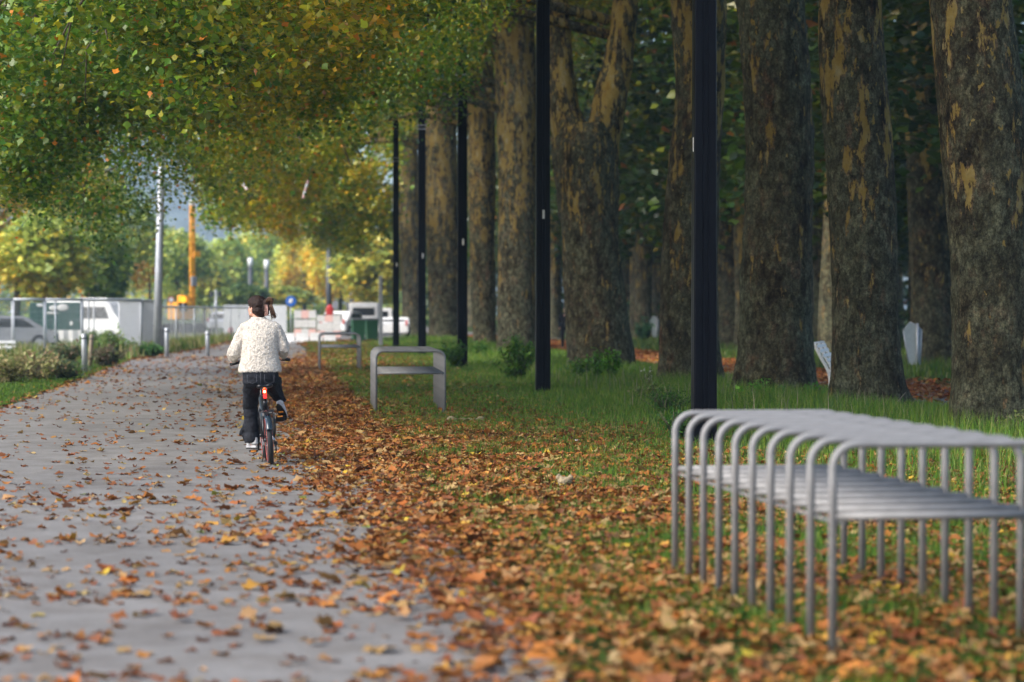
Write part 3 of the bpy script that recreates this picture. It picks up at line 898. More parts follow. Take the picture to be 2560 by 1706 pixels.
# far masses of foliage closing the wood
def mass(name, x0, x1, y0, y1, z0, z1, n, size, yellow, k, label, seed, per=10):
    rng = np.random.default_rng(seed)
    x = rng.uniform(x0, x1, n); y = rng.uniform(y0, y1, n); z = z0 + (z1 - z0) * rng.uniform(0, 1, n)
    top = z1 * (0.8 + .3 * n2(x * .08, y * .02, seed))
    kp = z < top
    me = leaf_cloud(name, np.stack([x, y, z], 1)[kp], rng, per, (1.6, 1.6, 1.1), size, yellow, .9, k, quad=True, seed=seed)
    return tag(mobj(name, me), label, 'woodland', kind='stuff')
mass('woodland', 14, 100, 235, 262, 0, 22, 2600, .9, .2, .8, 'dark green woodland closing the view behind all the trunks', 801)
mass('undergrowth', 17, 60, 150, 175, 0, 2.2, 260, .5, .15, .8, 'low dark undergrowth among the trunks of the wood', 803)

# trees beyond the left fence and at the end of the path
def round_tree(px, d, ytop, ybot, halfw, yellow, k, label, name, seed, size=.34, per=34, nc=150, trunk=True, group=None, crown_lift=0.0, mat='bark'):
    """a tree at pixel column px, distance d, crown between the pixel rows"""
    c = dp(px, 775, d); S = FPX / d
    ztop = CAM_H + (775 - ytop) / S; zbot = max(0.3, CAM_H + (775 - ybot) / S); hw = halfw / S
    t = thing(name, label, 'tree', (c.x, c.y, 0), group=group)
    rng = np.random.default_rng(seed)
    q = rng.normal(0, 1, (nc, 3)); q /= np.linalg.norm(q, axis=1, keepdims=True)
    rad = rng.uniform(.25, 1, nc) ** .45
    lump = 1 + .28 * vnoise(q * 1.8 + seed, seed)
    q = q * (rad * lump)[:, None]
    zc, hz = (ztop + zbot) / 2, (ztop - zbot) / 2
    cs = q * np.array([hw, hw * .9, hz * .92]) + np.array([0, 0, zc])
    cs[:, 2] = np.maximum(cs[:, 2], .3)
    mobj('crown', leaf_cloud('crown', cs, rng, per, (hw * .26, hw * .26, hz * .16), size, yellow, .8, k, quad=True, seed=seed), t)
    rt = max(.12, hw * .07)
    if trunk:
        mobj('trunk', trunk_mesh('trunk', [(0, 0, 0, rt), (.1, 0, zc * .5, rt * .8), (.05, 0, zc, rt * .6), (0, 0, ztop * .85, rt * .25)], M[mat], seed, .3, .01, 12, .5), t)
    return t
G1 = 'autumn trees beyond the building site'
RT = [ # px, d, ytop, ybot, halfw, yellow, k, label
 (40, 150, 255, 745, 130, .95, 2.6, 'yellow autumn tree at the left picture edge beyond the fence'),
 (165, 170, 330, 745, 125, 0.99, 2.4, 'yellow and brown autumn tree above the green container'),
 (-90, 135, 300, 750, 120, .7, 2.2, 'dark yellow tree cut off by the left picture edge'),
 (300, 200, 425, 740, 100, .60, 3.0, 'light yellow green tree between the yellow trees and the grey mast'),
 (262, 140, 560, 760, 55, .42, 3.4, 'small round green tree above the white vans'),
 (105, 128, 520, 760, 120, .85, 3.0, 'low olive brown bushy tree directly behind the green container'),
 (440, 235, 560, 745, 90, .35, 3.0, 'bluish green tree between the grey mast and the orange rig'),
]
for i, a in enumerate(RT):
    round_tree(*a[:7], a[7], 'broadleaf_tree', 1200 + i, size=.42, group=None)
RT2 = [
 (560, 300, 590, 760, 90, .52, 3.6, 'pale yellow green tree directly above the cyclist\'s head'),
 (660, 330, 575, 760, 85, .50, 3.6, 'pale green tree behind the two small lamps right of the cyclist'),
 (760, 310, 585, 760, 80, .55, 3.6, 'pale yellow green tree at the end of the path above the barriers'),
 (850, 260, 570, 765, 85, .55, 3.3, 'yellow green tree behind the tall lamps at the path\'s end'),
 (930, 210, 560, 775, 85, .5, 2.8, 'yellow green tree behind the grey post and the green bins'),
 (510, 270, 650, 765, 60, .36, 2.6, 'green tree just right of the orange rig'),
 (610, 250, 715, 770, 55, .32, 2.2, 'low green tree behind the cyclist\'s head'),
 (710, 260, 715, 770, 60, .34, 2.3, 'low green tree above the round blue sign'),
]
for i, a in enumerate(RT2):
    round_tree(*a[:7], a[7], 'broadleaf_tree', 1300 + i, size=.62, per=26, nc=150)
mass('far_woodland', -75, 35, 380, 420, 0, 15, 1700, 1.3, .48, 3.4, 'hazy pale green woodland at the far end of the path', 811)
# rusty tree and red-leaved shrub
round_tree(372, 175, 645, 730, 48, 1.25, .75, 'rusty orange leaved small tree behind the grey mast', 'small_tree', 1402, size=.24, per=8, nc=50, mat='twig')
round_tree(235, 160, 705, 750, 34, 1.5, 1.25, 'small red leaved shrub showing above the white vans', 'shrub', 1404, size=.24, per=12, nc=24, mat='twig')

# a far forested hill, seen through the air of the valley
def hill():
    nx, ny = 90, 26
    X, Y = np.meshgrid(np.linspace(-560, 300, nx), np.linspace(1150, 1700, ny), indexing='ij')
    prof = np.interp(X, [-560, -300, -150, -60, 80, 300], [60, 130, 150, 118, 70, 30])
    Z = prof * np.sin(np.clip((Y - 1150) / 550, 0, 1) * math.pi * .6) + 9 * fbm(np.stack([X.ravel() * .02, Y.ravel() * .02, X.ravel() * 0], 1), 4).reshape(X.shape)
    V = np.stack([X, Y, Z - 6], 2).reshape(-1, 3)
    i = np.arange(nx - 1)[:, None] * ny; j = np.arange(ny - 1)[None]
    F = np.stack([i + j, i + ny + j, i + ny + j + 1, i + j + 1], 2).reshape(-1, 4)
    return tag(mobj('hill', mesh_np('hill', V, F, flat('hill_forest', (.15, .18, .17), .95, 0, .4, .03), True)), kind='structure')
hill()
hz = MB(); hz.box((0, 855, 84), (1260, 1830, 170))
hm = bpy.data.materials.new('air'); hm.use_nodes = True
hn = hm.node_tree; hn.nodes.remove(hn.nodes['Principled BSDF'])
pv = hn.nodes.new('ShaderNodeVolumePrincipled')
pv.inputs['Color'].default_value = (.52, .76, 1.0, 1); pv.inputs['Density'].default_value = .00030
hn.links.new(pv.outputs[0], hn.nodes['Material Output'].inputs['Volume'])
tag(hz.build('haze', hm), 'thin pale autumn haze lying over the whole park', 'haze', kind='stuff')
# ------------------------------------------------------------------ steel racks of bent tube
def hoop_meshes(w=1.06, h=.985, r=.021, zs=.645, rc=.115):
    b = MB(); pts = [(-w / 2, 0, -.03), (-w / 2, 0, h - rc)]
    for k in range(1, 9):
        a = R(180 - 90 * k / 8); pts.append((-w / 2 + rc + rc * math.cos(a), 0, h - rc + rc * math.sin(a)))
    for k in range(0, 9):
        a = R(90 - 90 * k / 8); pts.append((w / 2 - rc + rc * math.cos(a), 0, h - rc + rc * math.sin(a)))
    pts += [(w / 2, 0, -.03)]
    b.tube(pts, r, 14)
    hoop = b.mesh('hoop', M['steel'])
    c = MB(); c.tube([(-w / 2 + r * .6, 0, zs), (w / 2 - r * .6, 0, zs)], r * .95, 12)
    return hoop, c.mesh('crossbar', M['steel'])
HOOP, XBAR = hoop_meshes()
def rack(front, back, n, label, sx=1.0):
    f, b = Vector(front), Vector(back)
    d = b - f
    ang = math.atan2(d.x, d.y)
    t = thing('steel_rack', label, 'steel table', (f.x, f.y, 0), (0, 0, -ang * 1.0), 'tubular steel tables along the path')
    pitch = d.length / (n - 1)
    for i in range(n):
        # hoops stand square to the viewer's side, stepped along the line
        h = mobj('hoop', HOOP, t, (0, i * pitch, 0)); h.rotation_euler = (0, 0, ang * .55); h.scale = (sx, 1, 1)
        mobj('crossbar', XBAR, h)
    # flat bars that tie the hoops together
    for z in (.625,):
        for x in (-.50, .50):
            m = MB(); m.box((x * sx, (n - 1) * pitch / 2, z - .012), (.03, (n - 1) * pitch, .008))
            m.build('tie_bar', M['steel'], t)
    return t
fl, bl = gp(2080, 1632), gp(1687, 1435)
off = Vector((.53, 0, 0))
rack(fl + off, bl + off, 10, 'long silver tube table in the near right corner, cut off by the picture edge')
fl = gp(940, 1038); dirv = Vector((.02, 1, 0)).normalized()
rack(fl + off, fl + off + dirv * 3.42, 10, 'silver tube table standing between the cyclist and the second black post')
fl = gp(800, 930); dirv = Vector((.01, 1, 0)).normalized()
rack(fl + off, fl + off + dirv * 3.42, 10, 'farthest silver tube table, small and bright beside the cyclist\'s elbow')

# ------------------------------------------------------------------ black posts
def post_profile(w):
    """square shaft with rounded corners and two grooves a side"""
    q = []
    side = [(-1, -.86), (-1, -.30), (-.93, -.26), (-.93, -.16), (-1, -.12), (-1, .12), (-.93, .16), (-.93, .26), (-1, .30), (-1, .86), (-.96, .96)]
    for k in range(4):
        a = -k * math.pi / 2
        for x, y in side:
            q.append((w / 2 * (x * math.cos(a) - y * math.sin(a)), w / 2 * (x * math.sin(a) + y * math.cos(a))))
    return q
def post_mesh(w0, w1, h):
    bm = bmesh.new(); rows = []
    for z, w in ((-.1, w0), (h * .5, (w0 + w1) / 2), (h, w1)):
        rows.append([bm.verts.new((x, y, z)) for x, y in post_profile(w)])
    n = len(rows[0])
    for a, b in zip(rows[:-1], rows[1:]):
        for k in range(n): bm.faces.new((a[k], a[(k + 1) % n], b[(k + 1) % n], b[k]))
    bm.faces.new(rows[-1]); bm.faces.new(rows[0][::-1])
    bmesh.ops.recalc_face_normals(bm, faces=bm.faces)
    me = bpy.data.meshes.new('shaft'); bm.to_mesh(me); bm.free(); me.materials.append(M['black'])
    return me
PM = post_mesh(.285, .235, 12.0)
b = MB(); b.box((0, 0, 0), (.045, .006, .17), bevel=.002); TAG = b.mesh('number_plate', M['offwhite'])
b = MB()
for z in (0, .13):
    for dx, dy, sx, sy in ((0, -.128, .27, .008), (0, .128, .27, .008), (-.132, 0, .008, .25), (.132, 0, .008, .25)):
        b.box((dx, dy, z), (sx, sy, .022))
    b.box((-.16, 0, z), (.05, .03, .03))
BAND = b.mesh('clamp_band', M['zinc'])
b = MB(); b.box((0, 0, 0), (.42, .42, .03), bevel=.004)
for sx in (-1, 1):
    for sy in (-1, 1): b.tube([(sx * .17, sy * .17, .01), (sx * .17, sy * .17, .045)], .014, 6)
FOOT = b.mesh('base_plate', M['black'])
PX = [(1760, 208, 1.0, 'nearest and thickest black post, right beside the near silver table'), (1357, 130, 1, 'second black post, in front of the forked plane tree'),
      (1156, 91, 1, 'third black post from the right, behind a green bush'), (1055, 71.5, 1, 'fourth black post from the right, behind the middle silver table'),
      (990, 58.8, 1, 'fifth and last of the tall black posts, just right of the thin grey post')]
for i, (px, S, k, lab) in enumerate(PX):
    p = dp(px, 775, FPX / S)
    t = thing('black_post', lab, 'post', (p.x, p.y, 0), (0, 0, -YAW * .5), 'tall black posts along the verge')
    mobj('shaft', PM, t)
    mobj('base_plate', FOOT, t, (0, 0, .015))
    if i == 0:
        o = mobj('number_plate', TAG, t, (-.138, -.05, 3.6)); o.rotation_euler = (0, 0, R(90))
    else:
        o = mobj('number_plate', TAG, t, (-.005 + .01 * i, -.1385, 3.42 + .03 * i))
    if i >= 2: mobj('clamp_band', BAND, t, (0, 0, 7.93))

# thin grey post, grey mast, far lamps
p = gp(952, 868)
t = thing('grey_post', 'thin pale grey square post standing beside the green bins', 'post', p)
m = MB(); m.box((0, 0, 1.55), (.16, .16, 3.1), bevel=.01); m.build('shaft', M['zinc'], t)
m = MB(); m.box((.085, -.02, 2.72), (.05, .12, .62)); m.build('panel', M['darkgrey'], t)
p = gp(392, 888)
t = thing('mast', 'tall slightly leaning grey mast rising into the canopy behind the fence', 'mast', p, (0, R(1.5), 0))
m = MB(); m.tube([(0, 0, -.1), (0, 0, 3), (0, 0, 9.5)], [.155, .14, .10], 16); m.build('shaft', M['zinc'], t)
m = MB(); m.tube([(0, 0, 0), (0, 0, .25)], .2, 14); m.build('collar', M['darkgrey'], t)
m = MB(); m.box((-.1, -.05, 6.95), (.5, .05, .06)); m.tube([(-.1, 0, 6.9), (-.1, 0, 7.3)], .04, 8); m.build('bracket', M['twig'], t)
LAMPS = [(626, 645, 640, 22, 'left one of the two small grey lamps above the cyclist\'s head'), (667, 650, 640, 24, 'right one of the two small grey lamps, just above the hair clip'),
         (822, 590, 700, 27, 'tall dark lamp mast rising above the red disc sign'), (881, 648, 700, 26, 'taller of the two lamps behind the green bins'),
         (872, 694, 700, 24, 'shorter lamp with a broad pale head behind the green bins')]
for px, yt, yb, S, lab in LAMPS:
    d = FPX / S; p = dp(px, 775, d); H = CAM_H + (775 - yt) / S
    t = thing('street_lamp', lab, 'street lamp', (p.x, p.y, 0), group='small lamps at the far end of the path')
    m = MB(); m.tube([(0, 0, 0), (0, 0, H - 1.0)], [.30, .24], 10); m.build('pole', M['darkgrey'], t)
    m = MB(); m.tube([(0, 0, H - 1.0), (0, 0, H)], [.27, .29], 12); m.build('lamp_head', M['white'] if px != 822 else M['darkgrey'], t)
    m = MB(); m.tube([(0, 0, H), (0, 0, H + .08)], [.31, .25], 12); m.build('cap', M['darkgrey'], t)
# two-headed signal behind the fence
p = dp(540, 775, FPX / 40)
t = thing('traffic_signal', 'grey pole with two small black signal boxes behind the far fence', 'traffic signal', (p.x, p.y, 0))
m = MB(); m.tube([(0, 0, 0), (0, 0, 2.85)], .09, 10); m.build('pole', M['zinc'], t)
for s in (-1, 1):
    m = MB(); m.box((s * .24, -.02, 2.6), (.22, .2, .34), bevel=.03); m.build('signal_box', M['darkgrey'], t)
    m = MB(); m.tube([(s * .24, -.16, 2.68), (s * .24, -.125, 2.68)], .06, 10); m.build('lens', M['glass'], t)
p = dp(458, 775, FPX / 42)
t = thing('warning_lamp', 'round amber warning lamp on a pole above the far fence', 'warning lamp', (p.x, p.y, 0))
m = MB(); m.tube([(0, 0, 0), (0, 0, 2.05)], .04, 8); m.build('pole', M['zinc'], t)
mm, nt, bs = newmat('amber_lens'); bs.inputs['Base Color'].default_value = (.9, .42, .03, 1); bs.inputs['Emission Color'].default_value = (1, .42, .02, 1); bs.inputs['Emission Strength'].default_value = .8
m = MB(); m.tube([(0, -.07, 2.25), (0, .05, 2.25)], .2, 18); m.build('lens', mm, t)
p = dp(428, 775, FPX / 46)
t = thing('small_sign', 'small round pink and white sign showing above the fence left of the amber lamp', 'sign', (p.x, p.y, 0))
m = MB(); m.tube([(0, 0, 0), (0, 0, 2.0)], .03, 8); m.build('pole', M['zinc'], t)
m = MB(); m.tube([(0, -.06, 2.17), (0, -.03, 2.17)], .18, 18); m.build('rim', M['red'], t)
m = MB(); m.tube([(0, -.075, 2.17), (0, -.061, 2.17)], .13, 18); m.build('face', M['white'], t)

# round blue sign
p = dp(727, 775, FPX / 44)
t = thing('round_sign', 'round blue traffic sign with a white symbol right of the cyclist\'s head', 'traffic sign', (p.x, p.y, 0))
m = MB(); m.tube([(0, .03, 0), (0, .03, 2.1)], .035, 8); m.build('pole', M['zinc'], t)
m = MB(); m.tube([(0, -.02, 2.12), (0, 0, 2.12)], .30, 24); m.build('disc', M['blue'], t)
m = MB(); m.ell((.01, -.026, 2.13), (.11, .008, .15), (0, R(25), 0)); m.ell((-.08, -.026, 2.05), (.05, .008, .05))
m.build('symbol', M['white'], t)
# red disc sign
p = dp(825, 775, FPX / 42)
t = thing('disc_sign', 'dark red oval sign at the right end of the red and white barriers', 'sign', (p.x, p.y, 0))
m = MB(); m.tube([(.15, .05, 0), (.15, .05, 1.9)], .05, 8); m.build('pole', M['zinc'], t)
m = MB(); m.ell((-.02, 0, 1.55), (.24, .03, .40)); m.build('disc', M['red'], t)
m = MB(); m.box((.32, .02, 1.9), (.3, .04, .5)); m.build('panel', M['grey'], t)

# ------------------------------------------------------------------ barriers, road blocks at the end of the path
def barrier(px0, px1, S, z0, z1, label):
    d = FPX / S
    a = dp(px0, 775, d); b_ = dp(px1, 775, d)
    L = (b_ - a).length; ang = math.atan2(b_.y - a.y, b_.x - a.x)
    t = thing('barrier', label, 'barrier', (a.x, a.y, 0), (0, 0, ang), 'red and white site barriers')
    nb = 3
    for r_ in range(nb):
        zc = z0 + (z1 - z0) * (r_ + .5) / nb; hh = (z1 - z0) / nb * .86
        nseg = max(3, int(L / .5))
        for k in range(nseg):
            m = MB(); m.box((L * (k + .5) / nseg, 0, zc), (L / nseg - .01, .05, hh))
            m.build('board', M['offwhite'] if (k * 2 + r_) % 4 else M['pink'], t)
    for x in (.05, L - .05, L / 2):
        m = MB(); m.box((x, .05, z1 / 2), (.06, .05, z1)); m.build('upright', M['zinc'], t)
    return t
M['pink'] = flat('overexposed_red', (.80, .50, .44), .6)  # red lightened to pink: overexposed brightness put into the base colour
barrier(735, 790, 44, .05, 1.62, 'tall pinkish white barrier below the round blue sign')
barrier(792, 852, 45, .05, 1.35, 'lower red and white barrier left of the green bins')
def block(px, S, w, h, dep, mat, label, name='road_block'):
    p = dp(px, 775, FPX / S)
    t = thing(name, label, 'road block', (p.x, p.y, 0), group='white water filled road blocks')
    m = MB(); m.prism([(-dep / 2, 0), (dep / 2, 0), (dep * .3, h * .55), (dep * .22, h), (-dep * .22, h), (-dep * .3, h * .55)], 'x', -w / 2, w / 2); m.build('block_body', mat, t)
    for s in (-1, 1):
        m = MB(); m.box((s * w * .28, -dep * .5, h * .12), (w * .16, .03, h * .16)); m.build('fork_slot', M['grey'], t)
    return t
for k, (px, S, w, lab) in enumerate([(722, 51, .55, 'leftmost white road block, right below the blue sign'), (755, 50.5, .62, 'second white road block from the left'),
        (790, 50, .62, 'white road block in the middle of the row'), (824, 50, .6, 'rightmost white road block, beside the green bins')]):
    block(px, S, w, .48, .42, M['white'], lab)
# ------------------------------------------------------------------ wheelie bins
def bin_(px, S, label):
    p = dp(px, 775, FPX / S)
    t = thing('wheelie_bin', label, 'bin', (p.x, p.y, 0), (0, 0, .15), 'green bins at the end of the verge')
    m = MB()
    q = [(-.26, .12), (.26, .12), (.33, 1.12), (-.33, 1.12)]
    m.prism(q, 'y', -.30, .30); m.build('bin_body', M['green'], t)
    m = MB(); m.box((0, 0, 1.16), (.72, .72, .07), bevel=.02); m.build('lid', M['grey'], t)
    for s in (-1, 1):
        m = MB(); m.tube([(s * .26, .26, .1), (s * .32, .26, .1)], .1, 12); m.build('wheel', M['rubber'], t)
    m = MB(); m.tube([(-.25, .38, 1.08), (.25, .38, 1.08)], .018, 8); m.build('handle', M['green'], t)
bin_(895, 50, 'left one of the two dark green bins')
bin_(929, 49, 'right one of the two dark green bins, next to the thin grey post')

# ------------------------------------------------------------------ parked vans and cars beyond the site
def van(px, S, L, W, H, mat, yaw, label, kind='van', low=False):
    p = dp(px, 775, FPX / S)
    t = thing('parked_' + kind, label, kind, (p.x, p.y, 0), (0, 0, yaw), 'white vehicles parked beyond the fences')
    f = .35 * L
    if low: prof = [(-L / 2, .3), (L / 2, .3), (L / 2, .75), (L * .36, .85), (L * .2, H * .96), (-L * .22, H), (-L * .42, .9), (-L / 2, .82)]
    else: prof = [(-L / 2, .35), (L / 2, .35), (L / 2, .95), (L * .42, 1.1), (L * .3, H * .95), (L * .24, H), (-L / 2 + .06, H), (-L / 2, H * .9)]
    m = MB(); m.prism(prof, 'y', -W / 2, W / 2)
    bmesh.ops.bevel(m.bm, geom=m.bm.edges[:], offset=.07, segments=2, affect='EDGES')
    m.build('vehicle_body', mat, t)
    z0, z1 = (.95, H * .9) if low else (1.2, H * .86)
    for s in (-1, 1):
        m = MB(); m.prism([(L * .31 if not low else L * .28, z0), (L * .26 if not low else L * .17, z1), (-L * (.02 if not low else .2), z1), (-L * (.02 if not low else .3), z0)], 'y', s * (W / 2 + .004) - .006, s * (W / 2 + .004) + .006); m.build('window', M['glass'], t)
        for x in (-.32, .32):
            m = MB(); m.tube([(x * L, s * (W / 2 - .16), .33), (x * L, s * (W / 2 + .03), .33)], .33, 16); w = m.build('wheel', M['rubber'], t)
            m = MB(); m.tube([(x * L, s * (W / 2 + .031), .33), (x * L, s * (W / 2 + .045), .33)], .18, 12); m.build('rim', M['zinc'], w)
    m = MB(); m.box((-L / 2 - .01, 0, (z0 + z1) / 2), (.02, W * .74, (z1 - z0) * .85)); m.build('rear_window', M['glass'], t)
    for s in (-1, 1):
        m = MB(); m.box((-L / 2 - .012, s * W * .42, .9), (.03, .12, .3)); m.build('tail_light', M['red'], t)
    return t
van(236, 52, 4.6, 1.9, 2.05, M['white'], -.5, 'white van seen through the fence right of the green container')
van(283, 50, 4.4, 1.9, 2.2, M['white'], 1.1, 'second white van left of the grey panelled fence')
van(858, 40, 4.0, 1.75, 1.55, M['white'], 1.2, 'small white car left of the lamp columns at the path\'s end', 'car', True)
van(912, 38, 4.4, 1.9, 2.1, M['white'], 1.5, 'white van behind the right green bin')
van(948, 37, 4.0, 1.8, 1.75, M['offwhite'], 1.5, 'pale car half hidden by the thin grey post', 'car', True)
van(1072 - 86, 44, 3.8, 1.7, 1.2, M['white'], 1.5, 'white car glimpsed between the last two black posts', 'car', True)
van(10, 64, 4.2, 1.8, 1.42, M['grey'], .1, 'grey car with a pale roof cut off by the left picture edge', 'car', True)
van(572, 34, 4.2, 1.8, 1.5, M['white'], 1.2, 'white vehicle seen left of the cyclist above the meadow', 'car', True)

# ------------------------------------------------------------------ dark green site container
p = dp(137, 775, FPX / 57)
t = thing('site_container', 'dark green container with blurred white emblems behind the fence', 'container', (p.x, p.y, 0))
m = MB(); m.box((0, .7, 1.3), (2.2, 1.4, 1.3), bevel=.01); m.build('container_body', M['dkgreen'], t)
for x in np.linspace(-1.0, 1.0, 9):
    m = MB(); m.box((float(x), -.012, 1.3), (.06, .03, 1.22)); m.build('rib', M['dkgreen'], t)
for x, z, rx, rz in ((-.62, 1.82, .18, .07), (-.05, 1.70, .2, .12), (.35, 1.72, .26, .15), (-.1, 1.48, .3, .05), (.72, 1.02, .08, .10)):
    m = MB(); m.ell((x, -.03, z), (rx, .012, rz)); m.build('emblem', M['offwhite'], t)
for x in (-.9, .9):
    m = MB(); m.box((x, .7, .33), (.16, 1.3, .64)); m.build('leg', M['grey'], t)
p = dp(150, 775, FPX / 60)
t = thing('white_sheeting', 'pale grey sheeting hung below the green container', 'sheeting', (p.x, p.y, 0))
m = MB(); bm = m.bm
nx = 26
for side in (0, 1): pass
pts_ = [(-1.0 + 2.2 * k / nx, .04 * math.sin(k * 1.3)) for k in range(nx + 1)]
A = [bm.verts.new((x, y, .18 + .05 * math.sin(x * 5))) for x, y in pts_]; B = [bm.verts.new((x, y * .5, .78)) for x, y in pts_]
A2 = [bm.verts.new((x, y + .015, .18 + .05 * math.sin(x * 5))) for x, y in pts_]; B2 = [bm.verts.new((x, y * .5 + .015, .78)) for x, y in pts_]
for k in range(nx):
    bm.faces.new((A[k], A[k + 1], B[k + 1], B[k])); bm.faces.new((A2[k + 1], A2[k], B2[k], B2[k + 1]))
    bm.faces.new((B[k], B[k + 1], B2[k + 1], B2[k])); bm.faces.new((A[k + 1], A[k], A2[k], A2[k + 1]))
bm.faces.new((A[0], B[0], B2[0], A2[0])); bm.faces.new((B[-1], A[-1], A2[-1], B2[-1]))
m.build('sheet', M['offwhite'], t)

# ------------------------------------------------------------------ site fences
def panel(a, b, h, label, group, dense=.085, posts=(), feet=True, solid=False):
    a, b = Vector(a), Vector(b)
    L = (b - a).length; ang = math.atan2(b.y - a.y, b.x - a.x)
    t = thing('fence_panel', label, 'fence', (a.x, a.y, 0), (0, 0, ang), group)
    for z in (.12, h):
        m = MB(); m.tube([(0, 0, z), (L, 0, z)], .03 if z < 1 else .05, 8); m.build('rail', M['fence'], t)
    for x in (.02, L - .02) + tuple(posts):
        m = MB(); m.tube([(x, 0, 0), (x, 0, h)], .030, 8); m.build('upright', M['fence'], t)
    m = MB(); k = int(L / dense)
    for i in range(1, k): m.box((L * i / k, 0, h / 2 + .06), (.010 if not solid else .020, .008, h - .12))
    for z in np.arange(.35, h, .3): m.box((L / 2, .006, float(z)), (L, .005, .006))
    w = m.build('wire_mesh', M['zinc' if solid else 'fence'], t); w['kind'] = 'stuff'
    if feet:
        for x in (.0, L):
            m = MB(); m.box((x, 0, .07), (.22, .6, .14), bevel=.02); m.build('foot', M['concrete'], t)
    return t
GF = 'steel site fence panels left of the path'
S0 = 70
def fp(px, S): return dp(px, 775, FPX / S)
H_F = 1.98
panel(fp(-160, 72), fp(32, 71.5), H_F, 'leftmost site fence panel, cut off by the picture edge', GF, posts=(1.2,))
panel(fp(33, 71.5), fp(112, 71), H_F, 'narrow site fence panel second from the left edge', GF)
panel(fp(113, 71), fp(205, 70), H_F, 'site fence panel in front of the green container', GF, posts=(.45,))
panel(fp(206, 70), fp(352, 66), H_F, 'site fence panel in front of the white vans', GF, posts=(.55, 1.0))
panel(fp(298, 57), fp(352, 66), H_F, 'grey close-barred fence panel left of the mast', GF, dense=.075, solid=True, feet=False)
panel(fp(354, 66), fp(396, 58), H_F, 'close-barred fence panel turning away beside the mast', GF, dense=.09, solid=True)
for k, (p0, p1, s0, s1) in enumerate([(398, 440, 57, 54), (441, 486, 54, 51), (487, 530, 51, 48.5), (531, 575, 48.5, 46), (576, 618, 46, 44), (619, 662, 44, 42)]):
    panel(fp(p0, s0), fp(p1, s1), 1.75, ['fence panel just right of the mast', 'fence panel below the amber lamp', 'fence panel left of the two-headed signal',
          'fence panel right of the two-headed signal', 'fence panel left of the cyclist\'s shoulder', 'fence panel hidden behind the cyclist\'s head'][k], GF, dense=.2)
# far grey barrier line left of the blue sign
a, b_ = fp(560, 36), fp(722, 36)
t = thing('long_fence', 'long pale grey fence running behind the cyclist to the blue sign', 'fence', (a.x, a.y, 0))
L = (b_ - a).length
for k in range(int(L / 1.1)):
    m = MB(); m.box((k * 1.1 + .5, 0, 1.0), (1.06, .04, 1.9)); m.build('panel', M['zincpale'], t)

# stakes, bollards, cabinet
def stake(px, py, h, r, label, mat='zinc', lean=0.0, n=10):
    p = gp(px, py)
    t = thing('bollard', label, 'bollard', p, (0, lean, 0), 'grey stakes along the left path edge')
    m = MB(); m.tube([(0, 0, -.05), (0, 0, h - .03), (0, 0, h)], [r, r, r * .7], n); m.build('shaft', M[mat], t)
    m = MB(); m.tube([(0, 0, h - .14), (0, 0, h - .10)], r * 1.08, n, caps=False); m.build('band', M['darkgrey'], t)
    return t
stake(212, 931, 1.0, .075, 'pale grey stake at the lawn edge, nearest on the left', 'zinc', R(-1))
stake(225, 918, .92, .06, 'brownish leaning stake right behind the pale grey stake', 'wood', R(3))
stake(417, 896, 1.02, .075, 'grey bollard at the path edge beside the grey cabinet')
stake(519, 891, .88, .075, 'lone grey bollard left of the cyclist\'s elbow')
p = gp(398, 884)
t = thing('cabinet', 'low grey metal cabinet at the foot of the mast', 'cabinet', (p.x, p.y + .5, 0))
m = MB(); m.box((0, 0, .5), (.42, .35, 1.0), bevel=.015); m.build('cabinet_body', M['grey'], t)
m = MB(); m.box((0, -.182, .5), (.36, .01, .86)); m.build('door', M['darkgrey'], t)
m = MB(); m.box((0, 0, 1.03), (.50, .42, .05), bevel=.01); m.build('lid', M['darkgrey'], t)
p = fp(8, 73)
t = thing('pallet_bench', 'white slatted bench at the left picture edge under the fence', 'bench', (p.x, p.y - .3, 0))
for z in (.52, .34):
    m = MB(); m.box((-.1, 0, z), (1.1, .1, .10), bevel=.008); m.build('slat', M['white'], t)
for x in (-.5, .12):
    m = MB(); m.box((x, .04, .2), (.07, .07, .46)); m.build('leg', M['white'], t)
# red hydrant-like post in the meadow
p = gp(577, 842)
t = thing('hydrant', 'small red hydrant standing in the meadow left of the cyclist', 'hydrant', (p.x, p.y, 0))
m = MB(); m.tube([(0, 0, 0), (0, 0, .1), (0, 0, .42), (0, 0, .52), (0, 0, .58)], [.13, .10, .10, .12, .05], 12); m.build('hydrant_body', M['red'], t)
m = MB(); m.tube([(-.17, 0, .36), (.17, 0, .36)], .045, 10); m.build('outlet', M['red'], t)

# ------------------------------------------------------------------ white bench behind the trunks
p = gp(2074, 985)
t = thing('park_bench', 'white slatted bench with curved side frames between two big plane trunks', 'bench', (p.x, p.y, 0), (0, 0, R(-18)))
prof = [(-.30, .98), (-.25, .86), (-.17, .70), (-.08, .55), (-.02, .42), (.01, .28), (.0, 0)]
b_ = MB(); b_.tube([(x, 0, z) for x, z in prof], .032, 8)
b_.tube([(-.05, 0, .45), (.2, 0, .42), (.42, 0, .45)], .028, 8); b_.tube([(.42, 0, .45), (.47, 0, .2), (.45, 0, 0)], .03, 8)
FR = b_.mesh('side_frame', M['white'])
for y in (0, .95, 1.9): mobj('side_frame', FR, t, (0, y, 0))
for k in range(6):
    u = .06 + k * .145
    x = float(np.interp(u, [0, .15, .33, .5, .65, .8], [-.29, -.25, -.17, -.09, -.04, -.0])); z = .95 - u * .62
    m = MB(); m.box((x + .03, .95, z), (.022, 1.96, .065), (0, R(-18), 0)); m.build('slat', M['offwhite'], t)
for k in range(5):
    m = MB(); m.box((.04 + k * .085, .95, .47), (.065, 1.96, .022)); m.build('slat', M['offwhite'], t)
